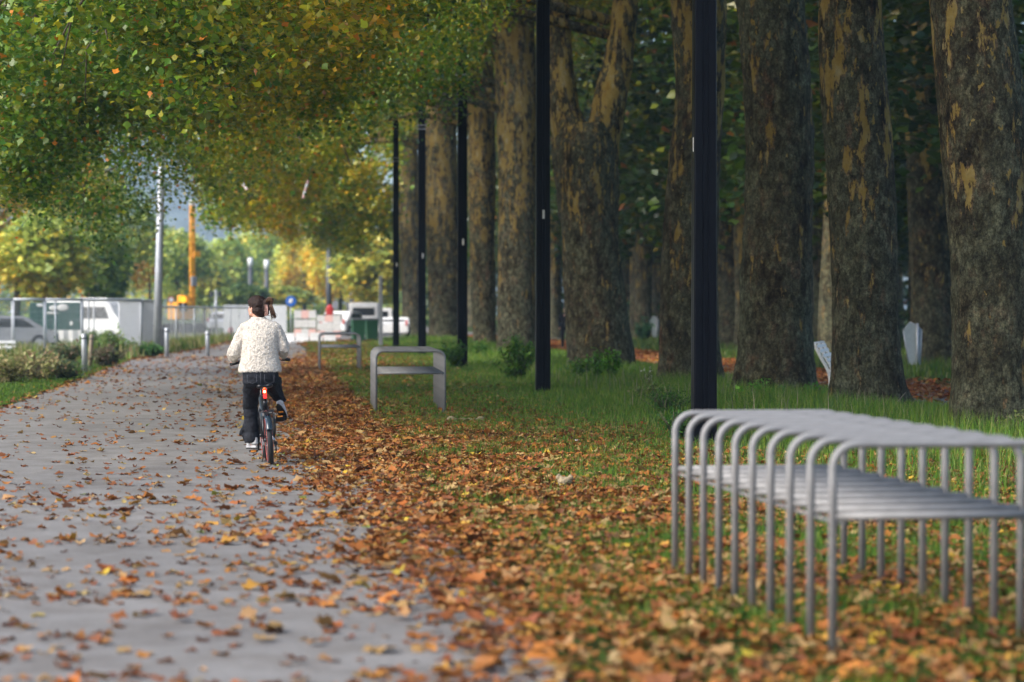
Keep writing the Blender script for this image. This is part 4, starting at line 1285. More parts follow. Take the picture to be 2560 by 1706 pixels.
m = MB(); m.tube([(-.3, 0, .98), (-.3, 1.9, .98)], .018, 8); m.build('top_rail', M['white'], t)

# ------------------------------------------------------------------ metal signs seen from behind
def back_sign(px, py, label, sx=1.0):
    p = gp(px, py)
    t = thing('metal_sign', label, 'sign', p, (0, 0, R(-6)), 'pale metal signs under the trees')
    q = [(-.26, 1.08), (-.08, 1.30), (.08, 1.22), (.22, 1.09), (.19, .20), (-.11, .20)]
    m = MB(); m.prism([(x * sx, z) for x, z in q], 'y', 0, .02); m.build('panel', M['signback'], t)
    m = MB()
    for k in range(len(q)):
        a, b2 = q[k], q[(k + 1) % len(q)]
        m.tube([(a[0] * sx, .01, a[1]), (b2[0] * sx, .01, b2[1])], .017, 6)
    m.build('rim', M['zinc'], t)
    m = MB(); m.tube([(.10, -.045, -.05), (.10, -.045, 1.27)], .034, 12); m.build('pole', M['zinc'], t)
    for z in (.5, 1.0):
        m = MB(); m.box((.10, -.03, z), (.11, .05, .035)); m.build('clamp', M['zinc'], t)
M['signback'] = flat('sign_back', (.30, .35, .37), .6)
back_sign(2283, 930, 'pale grey angular metal sign left of the rightmost plane tree')
back_sign(1637, 853, 'smaller pale metal sign seen just left of the tree behind the nearest black post')

# ------------------------------------------------------------------ shrubs and weeds
def shrub(px, py, h, w, label, seed, n=900, size=.07, stems=14, pal=None, d=None, leafy=1.0, name='bush', cat='bush', group=None):
    p = gp(px, py) if d is None else dp(px, 775, d)
    t = thing(name, label, cat, (p.x, p.y, 0), group=group)
    rng = np.random.default_rng(seed)
    m = MB()
    tips = []
    for k in range(stems):
        a = rng.uniform(0, 6.28); l = rng.uniform(.2, 1) * w / 2; hh = h * rng.uniform(.65, 1.05) * (1 - .35 * (l / (w / 2)) ** 2)
        m.tube([(0, 0, -.02), (math.cos(a) * l * .5, math.sin(a) * l * .5, hh * .55), (math.cos(a) * l, math.sin(a) * l, hh)], [.009, .007, .003], 5)
        tips.append((math.cos(a) * l, math.sin(a) * l, hh))
    s = m.build('stems', M['twig'], t)
    tips = np.array(tips)
    i = rng.integers(0, stems, n); u = rng.uniform(.15, 1.05, n)[:, None]
    C = tips[i] * np.concatenate([u ** 1.3, u ** 1.3, u], 1) + rng.normal(0, .045 * max(.6, w), (n, 3))
    C[:, 2] = np.maximum(C[:, 2], .02)
    pal = np.array(pal or [(.045, .13, .015), (.07, .17, .02), (.11, .2, .025), (.03, .09, .015)]) * 1.35
    col = pal[rng.integers(0, len(pal), n)] * rng.uniform(.7, 1.3, (n, 1))
    EV = np.array([(0, -.5, 0), (.24, -.05, .05), (0, .5, 0), (-.24, -.05, .05)]); EF = np.array([(0, 1, 2), (0, 2, 3)])
    o = mobj('foliage', scatter('foliage', EV, EF, C, frames(n, .8, rng), rng.uniform(.6, 1.4, n) * size, col, M['blade']), t)
    return t
shrub(1290, 955, .98, 1.25, 'leafy green bush between the second and third black posts', 1, 2600, .10, 30)
shrub(1140, 925, .80, .9, 'green bush at the foot of the third black post', 2, 1500, .10, 20)
shrub(1450, 958, .55, .9, 'weedy green bush at the left foot of the forked tree', 3, 1000, .09, 20)
shrub(1530, 962, .75, .5, 'bright leafy weed growing up the forked trunk', 4, 700, .10, 12, [(.09, .24, .02), (.12, .28, .03), (.06, .16, .02)])
shrub(1490, 965, .9, .4, 'taller weed stem left of the bright weed on the forked trunk', 5, 500, .09, 8, [(.07, .2, .02), (.05, .13, .02)])
shrub(1665, 1042, .42, .9, 'dark green creeping plant left of the nearest black post', 6, 1600, .045, 30, [(.03, .09, .015), (.045, .13, .02), (.07, .16, .03)])
shrub(1905, 1018, .45, .9, 'bright green weeds at the left foot of the grey green trunk', 7, 900, .075, 22, [(.09, .26, .02), (.13, .3, .03), (.06, .17, .02)])
shrub(2040, 1012, .38, .45, 'grass tuft with weeds between the two big trunks', 8, 500, .07, 14, [(.06, .2, .015), (.09, .24, .02)])
shrub(1620, 1010, .4, .8, 'olive weeds in front of the half hidden trunk', 9, 700, .07, 18, [(.10, .15, .03), (.06, .12, .02), (.2, .2, .08)])
shrub(2535, 1100, .35, .7, 'dry weeds at the foot of the rightmost plane tree', 10, 500, .06, 16, [(.12, .15, .04), (.2, .19, .09)])
shrub(1200, 900, .6, .9, 'low bush behind the third black post', 11, 900, .11, 16)
shrub(1690, 1105, .42, .7, 'dark green weed showing through the near steel table', 12, 1200, .05, 24, [(.03, .10, .015), (.05, .14, .02)])
shrub(1610, 815, 1.3, 1.2, 'dark green shrub in the wood left of the small metal sign', 13, 900, .2, 16, [(.02, .07, .03), (.03, .09, .035)], d=FPX / 52)
# pale flowering weed
t = shrub(1618, 985, .62, .35, 'dried weed with white fluffy seed heads between two trunks', 14, 90, .05, 7, [(.55, .52, .45), (.4, .4, .25)])
# ornamental planting left of the path
for k, (px, py, h, w, lab, pal, sz) in enumerate([
    (20, 958, .62, 2.2, 'tan ornamental grass clump at the left picture edge', [(.30, .25, .12), (.22, .22, .08), (.14, .16, .05)], .13),
    (95, 950, .66, 1.8, 'tan and green grass clump second from the left edge', [(.26, .24, .10), (.16, .18, .06), (.3, .2, .12)], .13),
    (165, 948, .42, 1.3, 'low grey green shrub before the pale stake', [(.07, .11, .05), (.10, .14, .07)], .10),
    (160, 925, .72, 1.5, 'dark green shrub below the fence left of the pale stake', [(.05, .09, .04), (.08, .12, .05), (.14, .10, .06)], .12),
    (262, 918, .62, 1.4, 'dark red brown shrub right of the pale stake at the path edge', [(.10, .09, .05), (.07, .10, .04), (.16, .11, .07)], .12),
    (285, 893, .95, 2.0, 'light green feathery shrub behind the red brown shrub', [(.14, .22, .05), (.10, .19, .04), (.2, .24, .08)], .14),
    (232, 890, .9, 1.3, 'light green shrub in front of the white vans', [(.14, .20, .06), (.10, .17, .05)], .14),
    (375, 893, .45, 1.0, 'small green shrub between the fence foot and the cabinet', [(.05, .13, .03), (.08, .17, .04)], .12)]):
    shrub(px, py, h, w, lab, 40 + k, 1500, sz, 34, pal, name='garden_shrub', cat='shrub')

# ------------------------------------------------------------------ small things lying about
p = gp(2300, 1052)
t = thing('fallen_branch', 'bare forked twig lying in the grass right of the tree with the flared base', 'twig', p)
m = MB(); m.tube([(-.25, 0, .02), (0, .02, .05), (.28, .05, .16), (.42, .05, .30)], [.012, .01, .008, .004], 6)
m.tube([(0, .02, .05), (.12, -.1, .04), (.3, -.2, .08)], [.008, .006, .003], 6); m.tube([(-.1, 0, .03), (-.05, .12, .1), (.05, .2, .16)], [.008, .006, .003], 6)
m.build('twig', M['twig'], t)
p = gp(2225, 1040)
t = thing('leaning_stick', 'thin dry stick leaning against the trunk with the flared base', 'twig', p)
m = MB(); m.tube([(0, 0, 0), (.12, .05, .2), (.28, .12, .36)], [.007, .006, .003], 6); m.build('stick', M['wood'], t)
M['fungus'] = flat('pale_dry_wood', (.27, .215, .13), .85, 0, .25, 20, .5, 80)
p = gp(1150, 1058)
t = thing('pale_wood_piece', 'pale broken wood piece lying in the grass below the middle steel table', 'wood piece', p)
m = MB(); m.chain([(-.1, 0, .04, .035), (.05, .02, .045, .028), (.2, 0, .05, .022), (.27, .02, .06, .012)]); m.ell((-.13, 0, .05), (.07, .05, .05)); m.ell((.3, 0, .06), (.06, .04, .035))
m.remesh('wood', M['fungus'], t, .008, 2, lambda c: .012 * fbm(c * 25, 5, 2))
p = gp(1412, 1222)
t = thing('dried_seed_head', 'pale dried plant head lying among leaves left of the near steel table', 'dried plant', p)
m = MB(); m.ell((0, 0, .06), (.07, .05, .05)); m.chain([(0, 0, .05, .025), (.05, .03, .03, .015), (.12, 0, .012, .01)]); m.ell((-.05, .02, .1), (.03, .03, .025)); m.ell((.05, 0, .1), (.03, .03, .022))
m.remesh('seed_head', M['fungus'], t, .006, 1, lambda c: .016 * fbm(c * 40, 6, 2))
p = gp(1441, 1112)
t = thing('paper_scrap', 'small crumpled white paper scrap on the leaves left of the near table', 'litter', p)
m = MB(); m.ell((0, 0, .03), (.035, .03, .035)); m.remesh('paper', M['white'], t, .006, 0, lambda c: .02 * fbm(c * 45, 9, 2))

# walker half hidden behind the forked tree
def mat_cloth(name, col, var=.15, sc_=25, bm_=.4, bs_=150):
    return flat(name, col, .85, 0, var, sc_, bm_, bs_, .15)
M['skin'] = flat('skin', (.62, .36, .26), .5, 0, .06, 12, spec=.4)
M['hair'] = flat('hair', (.022, .011, .008), .6, 0, .5, 40, .5, 120, .2)
M['navy'] = mat_cloth('black_cloth', (.012, .014, .02))
p = dp(1414, 775, FPX / 60)
t = thing('person', 'walker in dark clothes with a pale bag, half hidden behind the forked tree', 'person', (p.x, p.y, 0), (0, 0, R(160)))
m = MB(); m.chain([(0, 0, 1.45, .06), (0, 0, 1.58, .075)]); m.ell((0, 0, 1.66), (.085, .1, .12)); m.chain([(0, 0, 1.35, .15), (0, 0, 1.05, .13)])
for s in (-1, 1):
    m.chain([(s * .09, 0, .95, .09), (s * .1, s * .12, .5, .065), (s * .1, s * .15 - .05, .09, .045)]); m.chain([(s * .2, 0, 1.4, .055), (s * .25, s * -.05, 1.12, .045), (s * .24, s * -.05 + .1, .9, .035)])
    m.ell((s * .1, s * .15 + .02, .04), (.045, .12, .04)); m.ell((s * .24, s * -.05 + .13, .84), (.03, .03, .06))
m.ell((0, .1, 1.65), (.015, .02, .02))
m.remesh('person_body', M['skin'], t, .02, 3)
m = MB(); m.loft([(0, 0, .9, .19, .14), (0, 0, 1.1, .17, .12), (0, 0, 1.35, .2, .13), (0, 0, 1.47, .13, .09), (0, 0, 1.52, .07, .07)], 16)
for s in (-1, 1): m.chain([(s * .2, 0, 1.41, .07), (s * .26, s * -.05, 1.12, .062), (s * .25, s * -.05 + .1, .92, .05)])
m.remesh('coat', M['navy'], t, .02, 3)
m = MB()
for s in (-1, 1): m.chain([(s * .09, 0, .95, .11), (s * .1, s * .12, .5, .085), (s * .1, s * .15 - .05, .12, .075)])
m.remesh('trousers', M['navy'], t, .02, 3)
m = MB(); m.ell((0, -.02, 1.70), (.10, .11, .11)); m.build('hair', M['hair'], t)
pb = dp(1418, 775, FPX / 60.4)
tb = thing('shoulder_bag', 'pale bag carried by the walker behind the forked tree', 'bag', (pb.x - .03, pb.y - .15, .95))
m = MB(); m.box((0, 0, .16), (.12, .1, .3), bevel=.03); m.build('bag', M['offwhite'], tb)
m = MB(); m.tube([(-.03, 0, .3), (.0, 0, .5), (.03, 0, .3)], .01, 6); m.build('strap', M['navy'], tb)

# striped markers hanging over the far path
for px, py, d, tilt, L, lab in ((612, 466, 79, 38, .30, 'short pink and white striped marker hanging high left over the far path'), (764, 474, 80, -16, .62, 'longer red and white striped marker hanging high over the far path')):
    p = dp(px, py, d)
    t = thing('hanging_marker', lab, 'marker', p, (0, R(-tilt), 0))
    n = 5
    for k in range(n):
        m = MB(); m.tube([(0, 0, L * (k / n - .5)), (0, 0, L * ((k + .94) / n - .5))], .05, 10); m.build('band', M['white'] if k % 2 else M['pink'], t)
    m = MB(); m.tube([(0, 0, L * .5), (0, 0, L * .5 + .9)], .008, 5); m.build('cord', M['darkgrey'], t)

# orange drilling rig beyond the site
M['rig'] = flat('rig_orange', (.95, .42, .03), .5)
Sg = 40.0
p = dp(481, 775, FPX / Sg)
t = thing('drilling_rig', 'bright orange lattice mast with an orange machine body, right of the grey mast', 'drilling rig', (p.x, p.y, 0), (0, 0, .5))
H = CAM_H + (775 - 512) / Sg
for sx in (-1, 1):
    for sy in (-1, 1):
        m = MB(); m.box((sx * .11, sy * .11, H / 2 + .6), (.06, .06, H - 1.2)); m.build('mast_leg', M['rig'], t)
m = MB(); k = 0; z = 1.4
while z < H - .4:
    s_ = 1 if k % 2 else -1
    for d_ in (-1, 1):
        m.tube([(-s_ * .11, d_ * .11, z), (s_ * .11, d_ * .11, z + .42)], .03, 5); m.tube([(d_ * .11, -s_ * .11, z), (d_ * .11, s_ * .11, z + .42)], .03, 5)
    z += .42; k += 1
m.build('bracing', M['rig'], t)
m = MB(); m.box((0, 0, H + .12), (.3, .3, .3), bevel=.03); m.build('mast_head', M['offwhite'], t)
m = MB(); m.box((.02, -.18, 3.4), (.36, .2, .6), bevel=.03); m.build('drill_head', M['grey'], t)
m = MB(); m.box((.28, -.05, 5.1), (.4, .3, .35), bevel=.03); m.box((-.12, -.2, 4.4), (.3, .14, .9), bevel=.03); m.build('carriage', M['rig'], t)
m = MB(); m.box((-.75, .2, 1.55), (1.1, 1.4, 1.1), bevel=.08); m.box((-.6, .1, 2.3), (.5, .7, .5), bevel=.05); m.build('machine_body', M['rig'], t)
m = MB(); m.box((-.9, -.52, 1.8), (.5, .05, .5)); m.build('cab_window', M['glass'], t)
for sy in (-1, 1):
    m = MB(); m.box((-.55, sy * .75, .4), (2.2, .4, .75), bevel=.15); m.build('track', M['rubber'], t)
# ------------------------------------------------------------------ the bicycle
P0 = gp(677, 1163)
M['bikeblack'] = flat('bike_black', (.012, .014, .018), .28, 0, .1, 10)
M['bikeblue'] = flat('bike_fender', (.02, .035, .05), .18, 0, .1, 10)
M['chrome'] = flat('chrome', (.6, .6, .62), .2, .95, .05, 10)
M['pinkred'] = flat('rim_stripe', (.62, .12, .10), .45)
bike = thing('bicycle', 'small wheeled black bicycle with glowing red tail light, ridden by the woman', 'bicycle', (P0.x, P0.y, .008), (0, R(-4.2), R(3.0)))
WR = .255
def wheel(y, parent):
    m = MB()
    m.tube([(0, y + (WR - .026) * math.cos(a), WR + (WR - .026) * math.sin(a)) for a in np.linspace(0, 2 * np.pi, 48, endpoint=False)], 0.030, 10, closed=True)
    ty = m.build('tyre', M['rubber'], parent)
    m = MB()
    for k in range(60):
        a = 2 * math.pi * k / 60
        for s in (-1, 0, 1):
            m.box((s * .014, y + (WR - .001 - abs(s) * .004) * math.cos(a + s * .03), WR + (WR - .001 - abs(s) * .004) * math.sin(a + s * .03)), (.012, .014, .005), (a + math.pi / 2, 0, 0))
    k_ = m.build('tread', M['rubber'], ty); k_['kind'] = 'stuff'
    m = MB()
    m.tube([(0, y + (WR - .056) * math.cos(a), WR + (WR - .056) * math.sin(a)) for a in np.linspace(0, 2 * np.pi, 40, endpoint=False)], .013, 8, closed=True)
    m.build('rim', M['bikeblack'], ty)
    for s in (-1, 1):
        m = MB()
        m.tube([(s * .0295, y + (WR - .036) * math.cos(a), WR + (WR - .034) * math.sin(a)) for a in np.linspace(0, 2 * np.pi, 40, endpoint=False)], .0022, 6, closed=True)
        m.build('wall_stripe', M['pinkred'], ty)
    m = MB()
    for k in range(24):
        a = 2 * math.pi * k / 24; s = 1 if k % 2 else -1
        m.tube([(s * .03, y + .02 * math.cos(a + .4), WR + .02 * math.sin(a + .4)), (0, y + (WR - .06) * math.cos(a), WR + (WR - .06) * math.sin(a))], .0012, 4)
    m.build('spokes', M['chrome'], ty)
    m = MB(); m.tube([(-.055, y, WR), (-.03, y, WR), (-.022, y, WR), (.022, y, WR), (.03, y, WR), (.055, y, WR)], [.012, .03, .022, .022, .03, .012], 12); m.build('hub', M['bikeblack'], ty)
wheel(0, bike)
wheel(1.03, bike)
def fender(y, a0, a1, name='fender'):
    bm = bmesh.new(); rows = []
    A = np.linspace(R(a0), R(a1), 26)
    cross = [(-.032, -.022), (-.030, -.006), (-.018, .006), (0, .010), (.018, .006), (.030, -.006), (.032, -.022)]
    inner = [(x * .93, z - .003) for x, z in cross[::-1]]
    for a in A:
        rows.append([bm.verts.new((x, y + (WR + .018 + z) * math.cos(a), WR + (WR + .018 + z) * math.sin(a))) for x, z in cross + inner])
    n = len(rows[0])
    for p_, q_ in zip(rows[:-1], rows[1:]):
        for k in range(n):
            f = bm.faces.new((p_[k], p_[(k + 1) % n], q_[(k + 1) % n], q_[k])); f.smooth = True
    bm.faces.new(rows[0][::-1]); bm.faces.new(rows[-1])
    m = MB(); m.bm.free(); m.bm = bm
    return m.build(name, M['bikeblue'], bike)
fender(0, 62, 155)
fender(1.03, 20, 130)
m = MB()   # frame
m.tube([(0, .42, .29), (0, .24, .62), (0, .225, .66)], .024, 12)
m.tube([(0, .90, .66), (0, .42, .40), (0, .40, .33)], [.036, .036, .03], 12)
m.tube([(0, .885, .60), (0, .935, .80)], .026, 12)
for s in (-1, 1):
    m.tube([(s * .05, 0, WR), (s * .045, .2, .29), (s * .03, .42, .29)], .011, 8)
    m.tube([(s * .05, 0, WR), (s * .045, .12, .44), (s * .02, .245, .60)], .009, 8)
    m.tube([(s * .048, 1.03, WR), (s * .045, .97, .50), (s * .015, .95, .60)], .012, 8)
m.tube([(-.05, .42, .29), (.05, .42, .29)], .03, 12)
m.tube([(0, .95, .59), (0, .935, .62)], .03, 10)
m.build('frame', M['bikeblack'], bike)
m = MB(); m.tube([(0, .235, .62), (0, .195, .79)], .016, 12); m.build('seat_post', M['bikeblack'], bike)
m = MB()
m.ell((0, .15, .815), (.095, .085, .030)); m.ell((0, .27, .82), (.035, .13, .022)); m.ell((-.045, .13, .82), (.05, .07, .03)); m.ell((.045, .13, .82), (.05, .07, .03))
sad = m.remesh('saddle', M['bikeblack'], bike, .008, 4)
m = MB()
for s in (-1, 1): m.tube([(s * .02, .08, .79), (s * .02, .18, .775), (s * .015, .33, .80)], .004, 6)
m.build('saddle_rail', M['chrome'], sad)
# tail light
mm, nt, bs = newmat('tail_light_red'); bs.inputs['Base Color'].default_value = (.6, .01, .01, 1); bs.inputs['Roughness'].default_value = .2
bs.inputs['Emission Color'].default_value = (1, .02, .01, 1); bs.inputs['Emission Strength'].default_value = 1.2
ml, nt, bs = newmat('tail_light_bulb'); bs.inputs['Base Color'].default_value = (1, .3, .1, 1)
bs.inputs['Emission Color'].default_value = (1, .22, .05, 1); bs.inputs['Emission Strength'].default_value = 22
m = MB(); m.box((0, .165, .735), (.036, .025, .095), (R(-12), 0, 0), bevel=.006); tl = m.build('tail_light', mm, bike)
m = MB(); m.ell((-.002, .142, .757), (.013, .007, .013)); m.build('bulb', ml, tl)
m = MB(); m.box((0, .15, .70), (.028, .01, .03), (R(-12), 0, 0)); m.build('reflector', mm, tl)
# carrier
m = MB()
m.tube([(-.07, -.10, .555), (.07, -.10, .555), (.075, .02, .557), (.06, .22, .56), (-.06, .22, .56), (-.075, .02, .557)], .007, 8, closed=True)
for x in (-.03, .0, .03): m.tube([(x, -.10, .555), (x, .22, .56)], .005, 6)
for y in (-.04, .08): m.tube([(-.072, y, .556), (.072, y, .556)], .005, 6)
for s in (-1, 1): m.tube([(s * .07, -.02, .555), (s * .075, -.01, .40), (s * .058, 0, WR + .01)], .006, 8); m.tube([(s * .07, .1, .555), (s * .065, .05, .4), (s * .058, .005, WR + .01)], .005, 8)
car = m.build('carrier', M['bikeblack'], bike)
m = MB(); m.box((0, -.115, .545), (.11, .014, .035), bevel=.004); m.build('rear_plate', M['bikeblack'], car)
m = MB(); m.box((-.045, -.12, .53), (.02, .012, .03)); m.box((.03, -.124, .545), (.03, .004, .008)); m.build('buckle', M['chrome'], car)
# drive train
m = MB(); m.tube([(.055, .42 + .075 * math.cos(a), .29 + .075 * math.sin(a)) for a in np.linspace(0, 2 * np.pi, 28, endpoint=False)], .006, 6, closed=True)
for k in range(5):
    a = k * 2 * math.pi / 5; m.tube([(.055, .42, .29), (.055, .42 + .072 * math.cos(a), .29 + .072 * math.sin(a))], .007, 5)
m.build('chainring', M['bikeblack'], bike)
m = MB(); m.tube([(.058, .42, .367), (.062, 0, .30)], .005, 6); m.tube([(.058, .42, .213), (.062, .02, .175)], .005, 6); m.build('chain', M['darkgrey'], bike)
m = MB(); m.box((.066, .005, .19), (.018, .05, .085), bevel=.006); m.ell((.066, 0, .155), (.012, .028, .028)); m.ell((.07, -.005, .215), (.02, .03, .025)); m.build('derailleur', M['bikeblack'], bike)
m = MB()
for k in range(7): m.tube([(.040 + k * .0035, 0, WR), (.0425 + k * .0035, 0, WR)], .055 - k * .0045, 18)
m.build('cassette', M['chrome'], bike)
m = MB(); m.tube([(.085, .42, .29), (.10, .455, .445)], [.014, .010], 8); m.build('crank_arm', M['bikeblack'], bike)
m = MB(); m.tube([(-.085, .42, .29), (-.10, .39, .13)], [.014, .010], 8); m.build('crank_arm', M['bikeblack'], bike)
for sgn, y, z in ((1, .455, .445), (-1, .39, .13)):
    m = MB(); m.box((sgn * .155, y, z), (.09, .085, .022), (R(-35) if sgn > 0 else 0, 0, 0), bevel=.004); pd = m.build('pedal', M['rubber'], bike)
    m = MB(); m.box((sgn * .155, y - .045 if sgn < 0 else y - .037, z if sgn < 0 else z + .025), (.055, .006, .014), (R(-35) if sgn > 0 else 0, 0, 0)); m.build('reflector', M['orange'], pd)
m = MB(); m.tube([(-.06, .02, .2), (-.075, .06, .06), (-.085, .09, .03)], .006, 6); m.build('kickstand', M['bikeblack'], bike)
m = MB(); m.box((-.06, .03, .22), (.03, .05, .04), bevel=.005); m.build('brake_caliper', M['chrome'], bike)
# steering
m = MB(); m.tube([(0, .935, .78), (0, .90, 1.06)], .018, 10); m.tube([(0, .90, 1.05), (0, .87, 1.08)], .022, 10); m.build('stem', M['bikeblack'], bike)
m = MB(); m.tube([(-.31, .70, 1.055), (-.22, .76, 1.075), (-.1, .86, 1.09), (0, .88, 1.09), (.1, .86, 1.09), (.22, .76, 1.075), (.31, .70, 1.055)], .0125, 10); m.build('handlebar', M['bikeblack'], bike)
for s in (-1, 1):
    m = MB(); m.tube([(s * .205, .775, 1.073), (s * .315, .695, 1.054)], .018, 10); m.build('grip', M['rubber'], bike)
    m = MB(); m.tube([(s * .17, .83, 1.07), (s * .26, .80, 1.055), (s * .30, .77, 1.045)], .005, 6); m.build('brake_lever', M['chrome'], bike)
    m = MB(); m.tube([(s * .17, .83, 1.07), (s * .12, 1.0, 1.0), (s * .03, 1.0, .85), (s * .03, .9, .66)], .0028, 5); m.build('cable', M['rubber'], bike)
m = MB(); m.tube([(.03, .30, .60), (.055, .16, .68), (.06, .10, .60), (.055, .04, .45), (.06, .02, .32)], .0028, 5); m.build('cable', M['rubber'], bike)
m = MB(); m.tube([(.025, .24, .72), (.05, .22, .66), (.035, .22, .58)], .003, 5); m.build('cable', M['rubber'], bike)
m = MB(); m.ell((0, .97, .84), (.03, .035, .03)); m.build('head_light', M['offwhite'], bike)

# ------------------------------------------------------------------ the rider
rider = thing('person', 'woman in a cream fleece jacket and black jeans riding away with her hair clipped up', 'person', (P0.x, P0.y, .008))
M['skin_rider'] = flat('skin_rider', (.60, .33, .24), .48, 0, .05, 14, spec=.4)
m = MB()
# torso, neck, head, arms, legs as one figure; y is forward
m.ell((-.105, .22, .90), (.15, .12, .10)); m.ell((-.11, .24, 1.05), (.12, .09, .12)); m.ell((-.11, .29, 1.22), (.135, .10, .14)); m.ell((-.11, .34, 1.38), (.16, .09, .10))
m.chain([(-.13, .37, 1.45, .055), (-.14, .39, 1.56, .05)])
HC = (-.142, .41, 1.640)
m.ell(HC, (.080, .092, .108), (0, 0, R(60)))
fd = Vector((math.sin(R(-58)), math.cos(R(-58)), 0)); fr = Vector((fd.y, -fd.x, 0))    # face direction, its right
def face(f, r_, z): v = Vector(HC) + fd * f + fr * r_ + Vector((0, 0, z)); return tuple(v)
m.ell(face(.045, 0, -.055), (.055, .055, .055)); m.ell(face(.066, 0, -.088), (.026, .026, .02))
m.ell(face(.098, 0, -.018), (.011, .011, .016)); m.ell(face(.094, 0, .004), (.009, .009, .018)); m.ell(face(.088, 0, -.052), (.016, .016, .010))
for s in (-1, 1):
    m.ell(face(.068, s * .035, -.03), (.022, .022, .024))
    e = face(.012, s * .086, -.022); m.ell(e, (.012, .016, .030)); m.ell(face(.016, s * .086, -.045), (.009, .010, .012))
LE, LH = (-.395, .29, 1.175), (-.395, .66, 1.075)
RE, RH = (.135, .30, 1.205), (.135, .66, 1.125)
for sh, el, ha, s in (((-.27, .34, 1.40), LE, LH, -1), ((.055, .34, 1.40), RE, RH, 1)):
    m.chain([(*sh, .052), (*el, .040), (*ha, .026)])
    # palm and five fingers closing round the grip
    h = Vector(ha) + Vector((0, .035, -.005))
    m.ell(tuple(h), (.040, .045, .020), (R(-10), 0, 0))
    for k in range(4):
        bx = h.x + (k - 1.5) * .020; L = (.036, .042, .040, .030)[k]
        m.chain([(bx, h.y + .035, h.z + .008, .0085), (bx, h.y + .035 + L * .7, h.z + .004, .008), (bx, h.y + .03 + L * .7, h.z - .026, .0075), (bx, h.y + .01 + L * .4, h.z - .04, .007)])
    m.chain([(h.x - s * .036, h.y, h.z, .010), (h.x - s * .045, h.y + .03, h.z - .018, .009), (h.x - s * .03, h.y + .05, h.z - .034, .008)])
m.chain([(-.19, .22, .86, .078), (-.21, .46, .56, .052), (-.19, .40, .20, .036)])
m.chain([(-.03, .26, .86, .078), (.05, .66, .84, .055), (.078, .455, .655, .034)])
m.chain([(-.19, .40, .20, .036), (-.19, .40, .17, .036)])
body = m.remesh('person_body', M['skin_rider'], rider, .0075, 3)
for s in (-1, 1):
    m = MB(); m.ell(face(.078, s * .03, .002), (.010, .010, .008)); m.build('eye', M['white'], body)
    m = MB(); m.ell(face(.083, s * .03, .020), (.016, .016, .004)); m.build('eyebrow', M['hair'], body)
m = MB(); m.ell(face(.018, -.094, -.060), .0055); m.build('earring', M['white'], rider)
# jacket
def curly(c):
    return .0035 * fbm(c * 55, 3, 2) + .005 * fbm(c * 9, 8, 2) + .004 * vnoise(c * 95, 5)
m = MB()
m.loft([(-.112, .23, .962, .222, .158), (-.112, .23, .985, .226, .16), (-.113, .24, 1.08, .205, .152), (-.115, .26, 1.2, .188, .145), (-.112, .29, 1.32, .196, .142),
        (-.108, .32, 1.40, .205, .125), (-.108, .335, 1.45, .196, .108), (-.116, .345, 1.485, .150, .088), (-.128, .36, 1.515, .085, .07), (-.13, .365, 1.532, .074, .062)], 28, 2.3)
m.chain([(-.262, .33, 1.415, .078), (-.325, .30, 1.29, .084), (-.380, .28, 1.165, .084)]); m.chain([(-.388, .28, 1.165, .078), (-.392, .42, 1.135, .066), (-.395, .60, 1.095, .052)])
m.chain([(.045, .33, 1.415, .078), (.090, .31, 1.31, .083), (.126, .29, 1.212, .084)]); m.chain([(.128, .29, 1.212, .078), (.132, .42, 1.175, .066), (.135, .60, 1.135, .052)])
def fleece():
    mt, nt, bs = newmat('cream_fleece')
    v = mapping(nt)
    vo = nt.nodes.new('ShaderNodeTexVoronoi'); vo.inputs['Scale'].default_value = 62; nt.links.new(v, vo.inputs['Vector'])
    f = math_n(nt, 'ADD', math_n(nt, 'MULTIPLY', vo.outputs['Distance'], .8), math_n(nt, 'MULTIPLY', noise(nt, v, 70, 4), .5))
    c = ramp(nt, f, [(.2, (.74, .70, .63)), (.6, (.68, .635, .56)), (.95, (.52, .47, .39))])
    c = mix(nt, 1, c, ramp(nt, noise(nt, v, 9, 4), [(.3, (.88, .86, .84)), (.7, (1.05, 1.04, 1.03))]), 'MULTIPLY')
    nt.links.new(c, bs.inputs['Base Color']); bs.inputs['Roughness'].default_value = .95
    bs.inputs['Sheen Weight'].default_value = .5; bs.inputs['Sheen Roughness'].default_value = .6
    inv = math_n(nt, 'SUBTRACT', 1.0, f); bump(nt, bs, inv, .6, .012)
    return mt
M['fleece'] = fleece()
jk = m.remesh('jacket', M['fleece'], rider, .0065, 3, curly)
# curls of pile standing off the surface
me = jk.data; nv = len(me.vertices)
co = np.empty(nv * 3, np.float32); me.vertices.foreach_get('co', co); co = co.reshape(-1, 3)
no = np.empty(nv * 3, np.float32); me.vertex_normals.foreach_get('vector', no); no = no.reshape(-1, 3)
pick = RNG.choice(nv, min(14000, nv), replace=False)
c0, n0 = co[pick], no[pick]
tv = np.cross(n0, RNG.normal(0, 1, n0.shape)); tv /= np.linalg.norm(tv, axis=1, keepdims=True) + 1e-9
L = RNG.uniform(.003, .009, len(pick))[:, None]
V = np.stack([c0 - tv * .0035, c0 + tv * .0035, c0 + n0 * L + tv * L * .5 - np.array([0, 0, .003])], 1).reshape(-1, 3)
pile = mobj('pile', mesh_np('pile', V, np.arange(len(V)).reshape(-1, 3), M['fleece']), jk); pile['kind'] = 'stuff'
